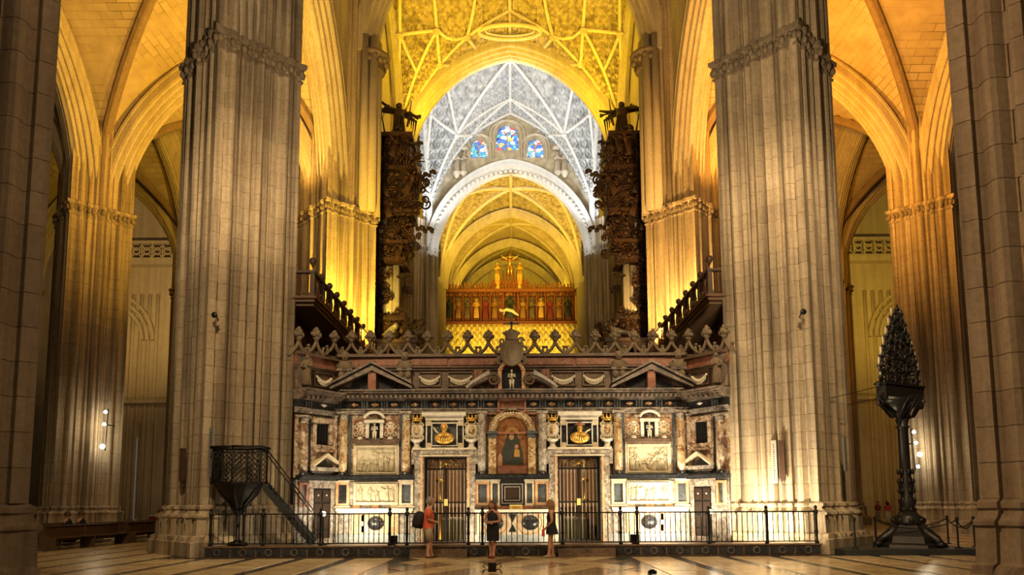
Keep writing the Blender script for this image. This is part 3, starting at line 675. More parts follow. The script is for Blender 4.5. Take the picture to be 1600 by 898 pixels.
def lozenge(mat, w, d):
    m = MB(); m.add([(0, -d, -.03), (w, 0, -.03), (0, d, -.03), (-w, 0, -.03), (0, -d, 0), (w, 0, 0), (0, d, 0), (-w, 0, 0)], [(0, 1, 5, 4), (1, 2, 6, 5), (2, 3, 7, 6), (3, 0, 4, 7), (4, 5, 6, 7)]); return m.mesh('tile', mat)
la, lb, lc = lozenge(M['floor_cream'], .505, .86), lozenge(M['floor_brown'], .505, .86), lozenge(M['floor_cream'], .505, .86)
for i in range(-6, 7):
    for j in range(-1, 8):
        cx, cy = i * .515, 20.3 - j * .88
        if (i + j) % 2 or abs(cx) > 2.9 or cy < 15: continue
        link('tile', lb if (i // 2 + j) % 3 == 0 else la, floor, (cx, cy, 0))

# ================================================================ THE MARBLE CHOIR SCREEN
YF = 23.4
PLZ = .345                                           # height of the step before the screen
WA = at(525, 620, YF); WAx = -5.9; WBx, WBy = -6.86, 22.1
def face(px, py):                                    # point on the screen's left half (flat front, canted wing beyond 525) and outward normal
    dy = FPX * CP - (PPY - py) * SP; dz = FPX * SP + (PPY - py) * CP; k = (px - 800) / dy
    if k * YF >= WAx: Y = YF; n = Vector((0, -1, 0))
    else:
        d = Vector((WBx - WAx, WBy - YF, 0)); Y = (WAx - YF * d.x / d.y) / (k - d.x / d.y); dd = d.normalized(); n = Vector((-dd.y, dd.x, 0)); n = n if n.y < 0 else -n
    return Vector((k * Y, Y, CAM_H + dz * Y / dy)), n
def pbox(mb, px0, py0, px1, py1, out, back=.03, mi=0, base=0.0):
    C = []; 
    for a, b in ((px0, py1), (px1, py1), (px1, py0), (px0, py0)): C.append(face(a, b))
    # keep the block upright: one x per side and one z per edge
    (a, n0), (b, n1), (c, _), (d, _) = C; zb, zt = (a.z + b.z) / 2, (c.z + d.z) / 2
    mid, nm = face((px0 + px1) / 2, (py0 + py1) / 2); L0, _ = face(px0, (py0 + py1) / 2); L1, _ = face(px1, (py0 + py1) / 2)
    if (n0 - n1).length > 1e-3: nm = ((n0 + n1) / 2).normalized()
    A = [Vector((p.x, p.y, z)) + nm * (base + out) for p, z in ((L0, zb), (L1, zb), (L1, zt), (L0, zt))]
    B = [Vector((p.x, p.y, z)) + nm * (base - back) for p, z in ((L0, zb), (L1, zb), (L1, zt), (L0, zt))]
    return mb.hexa(A, B, mi)
def zb(py): return face(795, py)[0].z
def frame(mb, px0, py0, px1, py1, w, out, back=.0, mi=0, base=0.0, wy=None):
    wy = w if wy is None else wy
    pbox(mb, px0, py0, px1, py0 + wy, out, back, mi, base); pbox(mb, px0, py1 - wy, px1, py1, out, back, mi, base)
    pbox(mb, px0, py0 + wy, px0 + w, py1 - wy, out, back, mi, base); pbox(mb, px1 - w, py0 + wy, px1, py1 - wy, out, back, mi, base)
screen = empty('choir_screen', (0, YF, 0), label='polychrome marble choir screen with columns, reliefs and two gated doorways between the piers', cat='choir screen')
SI = Matrix.Translation((0, -YF, 0))
def part(name, mb, mat, s=-1, parent=None, **k):      # s=+1 gives the mirrored right half
    m = MB(); m.join(mb, SI)
    if s > 0: m.mirror()
    return ob(name, m, M[mat] if isinstance(mat, str) else [M[x] for x in mat], parent or screen, **k)
def both(name, mb, mat, **k): return [part(name, mb, mat, s, **k) for s in (-1, 1)]
# ---- figures used for statues, reliefs and carvings
def figure(h=1.0, robe=True, arms='front', n=9, wings=False, turn=0.0, seat=False):
    m = MB(); R = h
    if robe:
        m.lathe([(.15 * R, 0), (.165 * R, .03 * R), (.14 * R, .2 * R), (.125 * R, .42 * R), (.105 * R, .56 * R), (.125 * R, .66 * R), (.14 * R, .76 * R), (.11 * R, .82 * R), (.045 * R, .845 * R), (.042 * R, .87 * R)], (0, 0, 0), n, True, 0, 1, .72)
        for a in (-.9, -.35, .2, .75):
            m.tube([(.15 * R * sin(a), -.115 * R * cos(a), .02 * R), (.12 * R * sin(a), -.10 * R * cos(a), .35 * R), (.07 * R * sin(a), -.08 * R, .6 * R)], [.022 * R, .02 * R, .012 * R], 5)
    else:
        for q in (-1, 1): m.tube([(q * .075 * R, -.01 * R, 0), (q * .07 * R, -.02 * R, .25 * R), (q * .06 * R, 0, .5 * R)], [.035 * R, .055 * R, .085 * R], 7); m.ball((q * .08 * R, -.05 * R, .02 * R), .04 * R, .8, 1.6, .6, 6, 4)
        m.tube([(0, 0, .46 * R), (0, -.01 * R, .6 * R), (0, 0, .76 * R), (0, 0, .84 * R)], [.10 * R, .095 * R, .13 * R, .05 * R], 9, True, 0, 0, .7)
    m.ball((0, -.01 * R, .925 * R), .068 * R, .9, 1, 1.15, 9, 6); m.ball((0, -.075 * R, .915 * R), .016 * R, 1, 1, 1, 5, 4); m.ball((0, .02 * R, .945 * R), .068 * R, 1.02, .95, 1.05, 8, 5)
    A = {'front': [((-.13, 0, .78), (-.17, -.05, .62), (-.03, -.15, .58)), ((.13, 0, .78), (.17, -.05, .62), (.05, -.15, .66))],
         'down': [((-.13, 0, .78), (-.18, .0, .62), (-.16, -.04, .46)), ((.13, 0, .78), (.18, 0, .62), (.16, -.04, .46))],
         'out': [((-.12, 0, .78), (-.28, -.04, .80), (-.44, -.08, .86)), ((.12, 0, .78), (.28, -.05, .74), (.36, -.12, .62))],
         'up': [((-.12, 0, .78), (-.26, -.02, .88), (-.40, -.02, .98)), ((.12, 0, .78), (.26, -.02, .88), (.40, -.02, .98))]}[arms]
    for P in A:
        P = [tuple(c * R for c in p) for p in P]; m.tube(P, [.045 * R, .038 * R, .026 * R], 6); m.ball(P[2], .03 * R, 1, 1, 1, 6, 4)
    if wings:
        for q in (-1, 1):
            for k in range(6): m.tube([(q * .06 * R, .08 * R, .74 * R), (q * (.18 + .05 * k) * R, .14 * R, (.98 - .05 * k) * R), (q * (.22 + .035 * k) * R, .16 * R, (.80 - .10 * k) * R)], [.035 * R, .04 * R, .01 * R], 5, True, 0, 0, .5)
    return m
def scroll(m, c, r, turns=1.6, w=.03, sgn=1, a0=0.0, plane='xz', n=22):
    P = []
    for i in range(n + 1):
        a = a0 + sgn * 2 * pi * turns * i / n; q = r * (1 - .82 * i / n); d = (q * cos(a), q * sin(a)); P.append((c[0] + d[0], c[1], c[2] + d[1]) if plane == 'xz' else (c[0], c[1] + d[0], c[2] + d[1]))
    m.tube(P, [w * (1 - .5 * i / n) for i in range(n + 1)], 6)
def acanthus(m, c, h, w, d=.05, n=5):
    for k in range(n):
        q = (k - (n - 1) / 2) / max(1, (n - 1) / 2); m.tube([(c[0] + q * w * .35, c[1], c[2]), (c[0] + q * w * .8, c[1] - d, c[2] + h * .65 * (1 - .2 * abs(q))), (c[0] + q * w * 1.1, c[1] - d * 1.6, c[2] + h * (1 - .35 * abs(q)))], [w * .16, w * .2, w * .05], 6)
# ---- carcass behind the facing: wall with two doorways and two small wing doors
DL, DR, DT = 662, 729, 713                            # gate opening, left half
xa, xb = face(DL, 760)[0].x, face(DR, 760)[0].x; zt = zb(DT)
ztop = zb(556)
m = MB(); m.holed([(WAx - .06, PLZ), (xa, PLZ), (xa, zt), (xb, zt), (xb, PLZ), (-xb, PLZ), (-xb, zt), (-xa, zt), (-xa, PLZ), (-WAx + .06, PLZ), (-WAx + .06, ztop), (WAx - .06, ztop)], [], .05, 1.25)
ob('wall', m, M['dark_stone'], screen)
for s in (-1, 1):
    m = MB(); m.hexa([(WAx, YF + .05, PLZ), (WBx, WBy + .05, PLZ), (WBx, WBy + .05, ztop + .1), (WAx, YF + .05, ztop)], [(WAx, YF + 1.2, PLZ), (WBx - .3, YF + 1.2, PLZ), (WBx - .3, YF + 1.2, ztop + .1), (WAx, YF + 1.2, ztop)])
    part('wall', m, 'dark_stone', s)
# ---- facing slabs of breccia between the pieces (mid zone), dark frieze, attic
for a, b in ((525, 643), (747, 800.01)): m = MB(); pbox(m, a, 645, b, 745, .03); both('facing', m, 'breccia')
m = MB(); pbox(m, 643, 645, 747, 702, .02); both('facing', m, 'black_marble')
m = MB(); pbox(m, 460, 648, 521, 745, .03); both('facing', m, 'breccia')
for a, b in ((460, 520), (525, 648), (742.5, 800.01)): m = MB(); pbox(m, a, 748, b, 851, .03); both('dado', m, 'grey_breccia' if a < 500 else 'cream_marble')
m = MB(); pbox(m, 525, 625, 800.01, 639, .12); pbox(m, 460, 625, 525, 639, .12); both('frieze', m, 'black_marble')
m = MB(); pbox(m, 525, 575, 800.01, 611, .05); pbox(m, 460, 575, 525, 611, .05); both('attic', m, 'brown_marble')
m = MB(); pbox(m, 525, 558, 800.01, 573, .12); pbox(m, 460, 558, 525, 573, .12)
for a, b in ((562, 632), (646, 700), (704, 776)): pbox(m, a, 560, b, 571, .16)
both('attic_band', m, 'red_marble')
m = MB()
for y0, y1, o in ((553.5, 556, .2), (556, 558.5, .26), (573, 575, .2), (575, 578.5, .13), (608, 611.5, .16)): pbox(m, 525, y0, 800.01, y1, o); pbox(m, 460, y0, 525, y1, o)
both('coping', m, 'brown_marble')
def cornice(rows, mat, name='cornice'):
    m = MB()
    for y0, y1, o in rows: pbox(m, 525, y0, 800.01, y1, o, .05); pbox(m, 460, y0, 525, y1, o, .05)
    return both(name, m, mat)
cornice([(611, 613, .62), (613, 616, .55), (616, 619, .44), (619, 622, .36), (622, 624, .26), (624, 626, .18)], 'cornice_marble')
cornice([(638.5, 640, .2), (640, 643, .15), (643, 646, .11)], 'grey_breccia', 'architrave')
for a, b in ((460, 521), (525, 648), (742.5, 800.01)):
    m = MB()
    for y0, y1, o in ((741, 743, .34), (743, 746, .38), (746, 749, .26)): pbox(m, a, y0, b, y1, o, .05)
    both('dado_ledge', m, 'black_marble')
# modillion blocks under the cornice (small, joined), triglyph fillets and diamonds of the frieze
m = MB()
for k in range(46): pbox(m, 467 + k * 7.3, 619, 470.4 + k * 7.3, 623, .46)
both('modillions', m, 'cornice_marble', kind='stuff')
for s in (-1, 1):
    for px in (503, 555, 587, 617, 649, 681, 709, 738, 766):
        p, n = face(px, 632); m = MB(); w, h = .14, .075
        t = n.cross(Vector((0, 0, 1))).normalized(); c = p + n * .12
        m.add([c - t * w, c + t * w, c - Vector((0, 0, h)), c + Vector((0, 0, h)), c + n * .06], [(0, 2, 4), (2, 1, 4), (1, 3, 4), (3, 0, 4), (0, 3, 1, 2)])
        part('diamond_boss', m, 'orange_marble' if px > 520 else 'white_marble', s)
    for px in (478, 530, 571, 602, 636, 664, 696, 723, 752):
        m = MB()
        for k in range(3): pbox(m, px - 5 + k * 4, 626, px - 2.6 + k * 4, 638, .155)
        part('triglyph', m, 'slate_marble', s)
# ---- round columns of breccia
def column(px, y0, y1, r, mat, s, out=.2, capmat='grey_breccia', flat=False):
    p, n = face(px, 700); z0, z1 = zb(y1), zb(y0)
    if px < 525:
        Y = face(px, 700)[0].y; z0 = CAM_H + (zb(y1) - CAM_H) * Y / YF; z1 = CAM_H + (zb(y0) - CAM_H) * Y / YF
    c = (p + n * out); H = z1 - z0; m = MB()
    if flat: m.box(c.x - r, c.x + r, c.y - r, c.y + r + .1, z0 + .12, z1 - .12)
    else: m.lathe([(r, .12), (r * 1.02, H * .35), (r * .94, H - .14)], (c.x, c.y, z0), 18)
    col = part('column', m, mat, s)
    b = MB(); b.box(c.x - r * 1.45, c.x + r * 1.45, c.y - r * 1.45, c.y + r * 1.45, z0, z0 + .05); b.lathe([(r * 1.4, .05), (r * 1.42, .08), (r * 1.15, .1), (r * 1.22, .13), (r * 1.02, .15)], (c.x, c.y, z0), 18); part('base', b, 'black_marble', s, col)
    k = MB(); k.lathe([(r * .96, -.26), (r * 1.12, -.245), (r * .96, -.23), (r * 1.0, -.14), (r * 1.35, -.06)], (c.x, c.y, z1), 18); k.box(c.x - r * 1.4, c.x + r * 1.4, c.y - r * 1.4, c.y + r * 1.4, z1 - .065, z1); part('capital', k, capmat, s, col)
    return col
for s in (-1, 1):
    for px, mt, r in ((538.5, 'golden_breccia', .135), (635.5, 'golden_breccia', .135), (753, 'grey_breccia', .13)): column(px, 644, 744, r, mt, s)
    column(470.5, 648, 744, .125, 'breccia', s, .14); column(521, 648, 744, .075, 'breccia', s, .08, flat=True)
    m = MB(); pbox(m, 478, 650, 484, 744, .06); part('pilaster', m, 'black_marble', s)
    m = MB(); pbox(m, 545.5, 648, 549.5, 744, .09); pbox(m, 624.5, 648, 629, 744, .09); part('pilaster', m, 'slate_marble', s)
    m = MB(); pbox(m, 484, 650, 489, 700, .07); part('pilaster', m, 'breccia', s)
# ---- wing: grilled window, pediment, little door
for s in (-1, 1):
    m = MB(); frame(m, 485, 652, 516, 702, 5.5, .14, .02, wy=8); pbox(m, 487, 702, 514, 704.5, .2); wfm = part('window_surround', m, 'breccia', s)
    m = MB(); pbox(m, 490, 661, 511, 696, .0, .02, base=.035); part('window_opening', m, 'black_marble', s)
    for k in range(5):
        m = MB(); pbox(m, 492 + k * 4, 661, 493.1 + k * 4, 696, .04, 0, base=.06); part('bar', m, 'iron', s, wfm)
    m = MB(); pbox(m, 483, 729, 528, 735, .26); pbox(m, 485, 735, 524, 738, .2); b2 = part('pediment', m, 'grey_breccia', s)
    m = MB(); a, _ = face(486, 729); b, n = face(524, 729); c, _ = face(505, 713); m.add([a + n * .1, b + n * .1, c + n * .1, a, b, c], [(0, 1, 2), (5, 4, 3), (0, 3, 4, 1), (1, 4, 5, 2), (2, 5, 3, 0)]); part('tympanum', m, 'black_marble', s, b2)
    m = MB(); pbox(m, 486, 738, 518, 746, .14); part('frieze_block', m, 'slate_marble', s)
    for side in (-1, 1):
        a, n = face(505 + side * 23, 729); b, n2 = face(505, 711); n = face(505, 720)[1]; u = Vector((0, 0, 1)); m = MB()
        m.hexa([a + n * .26, b + n * .26, b + n * .26 + u * .09, a + n * .26 + u * .07], [a, b, b + u * .09, a + u * .07]); part('raking_cornice', m, 'cream_marble', s, b2)
    m = MB(); frame(m, 479, 749, 521, 851, 6.5, .1, wy=12); part('door_surround', m, 'grey_breccia', s)
    m = MB(); pbox(m, 486, 761, 515, 851, .04); d = part('door', m, 'iron', s)
    for r_ in range(4):
        for c_ in range(2):
            m = MB(); pbox(m, 488.5 + c_ * 13, 764 + r_ * 21, 499.5 + c_ * 13, 782 + r_ * 21, .075, 0, base=.0); part('door_panel', m, 'walnut_dark', s, d)
    for c_ in (494, 507): m = MB(); p, n = face(c_, 772); m.ball(p + n * .09, .035); part('stud', m, 'tin_pipe', s, d)
    m = MB(); frame(m, 464, 752, 478, 790, 3.5, .12); part('panel_frame', m, 'red_marble' if s < 0 else 'orange_marble', s)
    m = MB(); pbox(m, 467, 755, 475, 787, .05); part('inset', m, 'slate_marble', s)
# ---- dado panels
def dado_panel(px0, px1, s, fm='orange_marble', wide=4.0):
    m = MB(); frame(m, px0, 752, px1, 789, wide, .14); f_ = part('panel_frame', m, fm, s); m = MB(); pbox(m, px0 + wide, 755, px1 - wide, 786, .06); part('inset', m, 'black_marble' if s < 0 and px0 < 600 else 'slate_marble', s, f_)
    m = MB(); pbox(m, px0 - 1.5, 789, px1 + 1.5, 792.5, .19); pbox(m, px0 - 1, 749, px1 + 1, 752, .2); part('panel_moulding', m, 'cream_marble', s, f_)
for s in (-1, 1):
    dado_panel(525.5, 546.5, s); dado_panel(624, 646, s, 'cream_marble'); dado_panel(743, 764.5, s, 'orange_marble'); dado_panel(766, 780.5, s, 'cream_marble', 3.0)
# ---- stone reliefs
FIGS = [figure(1, True, a, 8) for a in ('front', 'out', 'down', 'up')]
def relief(name, px0, py0, px1, py1, s, figs, w=4.5, hills=True, seed=1):
    rnd = random.Random(seed); m = MB(); frame(m, px0, py0, px1, py1, w, .13, .02); frame(m, px0 + w * .6, py0 + w * .6, px1 - w * .6, py1 - w * .6, w * .35, .16)
    fr = part('relief_frame', m, 'cream_marble', s)
    m = MB(); pbox(m, px0 + w, py0 + w, px1 - w, py1 - w, .05); part('relief_slab', m, 'relief_stone', s, fr)
    a, b = face(px0 + w, py1 - w)[0], face(px1 - w, py0 + w)[0]; W, H = b.x - a.x, b.z - a.z
    for fx, fz, h, k, rz in figs:
        g = MB(); g.join(FIGS[k], Matrix.Translation((a.x + W * fx, YF - .075, a.z + H * fz)) @ Matrix.Diagonal((H * h, H * h * .8, H * h, 1)) @ Matrix.Rotation(rz, 4, 'Y')); part('carved_figure', g, 'relief_stone', s, fr)
    if hills:
        g = MB()
        for i in range(9):
            x = a.x + W * (i + .5) / 9; g.ball((x, YF - .045, a.z + H * (.05 + .05 * rnd.random())), H * .11, 1.2, .35, .7, 7, 5)
        for i in range(5): x = a.x + W * rnd.random(); g.tube([(x, YF - .06, a.z + H * .5), (x + .1 * W * (rnd.random() - .5), YF - .06, a.z + H * .86)], [.02, .012], 5); g.ball((x, YF - .05, a.z + H * .86), .07, 1, .4, .8, 7, 5)
        part('carved_ground', g, 'relief_stone', s, fr, kind='stuff')
for s in (-1, 1):
    if s < 0: fg = [(.09, .04, .55, 0, .1), (.2, .03, .42, 3, .2), (.33, .04, .5, 1, -.15), (.46, .03, .52, 0, .1), (.63, .05, .84, 1, 0), (.78, .03, .66, 0, -.1), (.9, .04, .80, 2, .05)]
    else: fg = [(.12, .05, .78, 2, .1), (.24, .05, .72, 1, -.3), (.38, .04, .5, 3, .6), (.5, .12, .6, 1, -.6), (.63, .03, .46, 0, .4), (.78, .04, .6, 2, 0), (.9, .04, .82, 0, .1)]
    relief('upper', 553, 692, 624, 742, s, fg, 5.5, True, 3 + s)
    relief('lower', 553, 752, 622, 787, s, [(.1, .08, .8, 0, 0), (.32, .06, .78, 2, .1), (.45, .06, .62, 3, .2), (.56, .06, .66, 0, -.2), (.78, .06, .84, 1, 0), (.92, .08, .72, 2, 0)], 4, False, 8 + s)
    m = MB(); pbox(m, 546.5, 752, 552, 788, .07); part('slab', m, 'grey_breccia', s)
    # small shrine with a statue above the relief
    m = MB(); pbox(m, 550, 686.5, 626, 691.5, .22); pbox(m, 553, 684, 623, 687, .16); part('sill', m, 'brown_marble', s)
    m = MB(); pbox(m, 573, 655, 578, 686, .16); pbox(m, 595, 655, 600, 686, .16); pbox(m, 571, 656, 602, 660, .24); sh = part('shrine', m, 'white_marble', s)
    m = MB(); pbox(m, 578, 660, 595, 686, .035); part('niche_back', m, 'black_marble', s)
    a, b = face(570.5, 656)[0], face(602.5, 651)[0]; cx = (a.x + b.x) / 2; hw = (b.x - a.x) / 2
    m = MB(); m.tube([(cx + hw * cos(t), YF - .2, a.z + .26 * sin(t)) for t in [pi * (.08 + .84 * j / 14) for j in range(15)]], .05, 6, False); part('segmental_pediment', m, 'white_marble', s, sh)
    m = MB(); pbox(m, 554, 655, 572, 686, .05); pbox(m, 601, 655, 621, 686, .05); part('shield_panel', m, 'red_marble' if s < 0 else 'orange_marble', s)
    for px in (564, 611):
        c = face(px, 671)[0]; m = MB(); m.ball((c.x, YF - .06, c.z), .17, .75, .5, 1.15, 12, 8)
        for q in (-1, 1): scroll(m, (c.x + q * .14, YF - .08, c.z + .12), .09, 1.2, .028, q, pi / 2); scroll(m, (c.x + q * .13, YF - .08, c.z - .15), .08, 1.2, .026, -q, pi / 2)
        m.ball((c.x, YF - .08, c.z + .24), .08, 1.2, .8, .6, 8, 5); part('shield', m, 'ivory', s)
        m = MB(); m.ball((c.x, YF - .1, c.z), .115, .75, .5, 1.1, 10, 6); part('shield_field', m, 'golden_breccia', s)
        m = MB(); m.lathe([(.12, 0), (.14, .02), (.08, .06), (.1, .1)], (c.x, YF - .1, zb(686)), 10); part('shield_foot', m, 'ivory', s)
# ---- panels with gilt busts between crowned coats of arms, over the gates
for s in (-1, 1):
    m = MB(); pbox(m, 661, 645, 729, 650, .34, .02); pbox(m, 664, 650, 726, 652, .26); pbox(m, 666, 652.5, 725, 656.5, .22); hd = part('bust_cornice', m, 'white_marble', s)
    m = MB(); frame(m, 666, 656.5, 725, 700, 8.5, .09, wy=4.5); bf = part('bust_frame', m, 'black_marble', s)
    m = MB(); frame(m, 674.5, 660, 715.5, 697, 1.7, .17); frame(m, 666, 656, 725, 700.5, 1.8, .13); part('white_fillet', m, 'white_marble', s, bf)
    m = MB()
    for a, b in ((666, 656.5), (716, 656.5), (666, 692), (716, 692)): pbox(m, a, b, a + 9, b + 8.5, .18)
    part('corner_block', m, 'cream_marble', s, bf)
    m = MB(); pbox(m, 676, 661.5, 714, 695.5, .04); part('bust_field', m, 'slate_marble' if s < 0 else 'black_marble', s)
    for px in (652, 737):
        c = face(px, 672)[0]; m = MB()
        m.lathe([(.01, -.05), (.19, -.05), (.235, -.02), (.22, .03), (.17, .05), (.01, .06)], (0, 0, 0), 20)
        q = MB(); q.join(m, Matrix.Translation((c.x, YF - .05, c.z)) @ Matrix.Rotation(pi / 2, 4, 'X') @ Matrix.Diagonal((1, 1.15, 1, 1)))
        for k in (-1, 1):
            scroll(q, (c.x + k * .17, YF - .09, c.z + .2), .09, 1.3, .03, k, pi / 2); scroll(q, (c.x + k * .15, YF - .09, c.z - .24), .08, 1.3, .028, -k, pi / 2)
            q.tube([(c.x + k * .02, YF - .09, c.z - .3), (c.x + k * .2, YF - .12, c.z - .31), (c.x + k * .24, YF - .12, c.z - .26)], .025, 6)
        ar = part('coat_of_arms', q, 'ivory', s)
        g = MB(); g.ball((c.x, YF - .1, c.z), .135, .85, .45, 1.15, 12, 8); g.ball((c.x, YF - .16, c.z - .02), .055, .9, .7, 1.3, 8, 6); part('shield_field', g, 'golden_breccia', s, ar)
        g = MB(); cz = face(px, 658)[0].z; g.lathe([(.15, 0), (.17, .03), (.16, .06), (.17, .09)], (c.x, YF - .12, cz), 14)
        for k in range(9):
            a = 2 * pi * k / 9; g.tube([(c.x + .16 * cos(a), YF - .12 + .16 * sin(a), cz + .07), (c.x + .19 * cos(a), YF - .12 + .19 * sin(a), cz + .16), (c.x + .16 * cos(a), YF - .12 + .16 * sin(a), cz + .22)], [.03, .025, .01], 5); g.ball((c.x + .19 * cos(a), YF - .12 + .19 * sin(a), cz + .17), .022, 1, 1, 1, 5, 4)
        part('crown', g, 'gold', s, ar)
        g = MB(); z0 = zb(701); g.lathe([(.15, 0), (.15, .05), (.10, .08), (.09, .16), (.13, .22), (.2, .26), (.2, .3), (.12, .32)], (c.x, YF - .1, z0), 14); part('pedestal', g, 'white_marble', s, ar)
    # doorway
    m = MB(); pbox(m, 648, 713, 662, 851, .2); pbox(m, 729, 713, 743, 851, .2); pbox(m, 644, 702, 747, 713, .24); pbox(m, 644, 713, 649, 725, .22); pbox(m, 742, 713, 747, 725, .22); ds = part('doorway', m, 'grey_breccia', s)
    m = MB(); pbox(m, 646, 700, 745, 702.5, .3); pbox(m, 657, 711, 734, 713, .27); part('door_moulding', m, 'cream_marble', s, ds)
    m = MB(); pbox(m, 657.5, 713, 660.5, 851, .225); pbox(m, 730.5, 713, 733.5, 851, .225); part('jamb_strip', m, 'orange_marble', s, ds)
# ---- lower zone
for s in (-1, 1):
    m = MB(); pbox(m, 527, 793, 646, 797, .28); pbox(m, 530, 797, 644, 800, .2); part('bench_top', m, 'white_marble', s)
    for a, b, mt in ((552, 563, 'orange_marble'), (564, 579, 'grey_breccia'), (580, 592, 'orange_marble'), (593, 608, 'grey_breccia'), (609, 622, 'cream_marble')):
        m = MB(); pbox(m, a, 787, b, 793.5, .1); part('block', m, mt, s)
    m = MB(); pbox(m, 552, 801, 622, 833, .09); part('disc_panel', m, 'orange_marble', s)
    m = MB(); pbox(m, 527, 801, 550, 833, .07); part('slab', m, 'grey_breccia', s); m = MB(); pbox(m, 624, 801, 645, 833, .07); part('slab', m, 'grey_breccia', s)
    m = MB(); pbox(m, 525, 833, 648, 851, .15); part('skirting', m, 'blue_marble', s)
    c = face(587, 816)[0]; m = MB(); m.ball((c.x, YF - .09, c.z), .275, 1, .55, .86, 24, 12); part('oval_boss', m, 'black_marble', s)
    m = MB()
    for k in (-1, 1): pbox(m, 566 - 1, 803, 569, 813, .12); pbox(m, 566 - 1, 820, 569, 830, .12)
    part('inlay', m, 'black_marble', s)
# central altar
m = MB(); pbox(m, 742, 795.5, 800.01, 799, .55); pbox(m, 744, 799, 800.01, 801, .46); both('altar_top', m, 'white_marble')
m = MB(); pbox(m, 745, 801, 800.01, 834, .38); both('altar_front', m, 'cream_marble')
m = MB(); pbox(m, 743, 834, 800.01, 851, .44); both('altar_step', m, 'blue_marble')
for s in (-1, 1):
    c = face(772.5, 816)[0]; m = MB(); m.ball((c.x, YF - .38, c.z), .29, 1, .5, .84, 24, 12); part('oval_boss', m, 'black_marble', s)
    m = MB(); m.tube([(c.x + .4 * cos(a), YF - .39, c.z + .36 * sin(a)) for a in [2 * pi * j / 24 for j in range(25)]], .035, 6); part('ring_moulding', m, 'orange_marble', s)
    m = MB(); m.prism([(-.13, zb(803)), (.0, zb(815)), (0, zb(803))], -.42 + YF, -.38 + YF); m.prism([(-.13, zb(830)), (0, zb(818)), (0, zb(830))], -.42 + YF, -.38 + YF); part('inlay', m, 'black_marble', s)
    m = MB(); pbox(m, 742, 789, 768, 795.5, .2); part('altar_gradine', m, 'brown_marble', s)
m = MB(); pbox(m, 768, 790, 800.01, 795.5, .26); both('altar_gradine', m, 'red_marble')
# ---- central arch with the painted Virgin
m = MB(); pbox(m, 763.5, 684, 775, 741, .2); both('arch_pilaster', m, 'golden_breccia')
m = MB(); pbox(m, 762.5, 674, 777.5, 678, .3); pbox(m, 764, 678, 776, 684, .24); both('impost', m, 'slate_marble')
c = face(800, 678)[0]; ro = 0 - face(763.5, 678)[0].x; ri = 0 - face(775, 678)[0].x; m = MB()
fr = [(Vector((ri * cos(a), YF, c.z + .05 + ri * sin(a))), Vector((cos(a), 0, sin(a))), Vector((0, 1, 0))) for a in [pi * j / 28 for j in range(29)]]
m.sweep([(.02, 0), (-.16, 0), (-.16, .04), (-.22, .05), (-.22, ro - ri - .05), (-.16, ro - ri), (.02, ro - ri)], fr); ob('archivolt', MB().join(m, SI), M['golden_breccia'], screen)
m = MB()
for j in range(22):
    a = pi * (j + .5) / 22; rr = (ri + ro) / 2; m.ball((rr * cos(a), YF - .23, c.z + .05 + rr * sin(a)), .035, 1, .8, 1, 6, 4)
ob('archivolt_studs', MB().join(m, SI), M['cream_marble'], screen, kind='stuff')
m = MB(); frame(m, 758.5, 645, 841.5, 678, 3, .14, wy=3); ob('spandrel_frame', MB().join(m, SI), M['red_marble'], screen)
m = MB(); frame(m, 778, 623, 822, 645, 3, .22, wy=3); pbox(m, 781, 626, 819, 642, .12); ob('garland_panel', MB().join(m, SI), M['red_marble'], screen)
m = MB(); pbox(m, 758, 646, 800, 676, .05); both('spandrel', m, 'brown_marble')
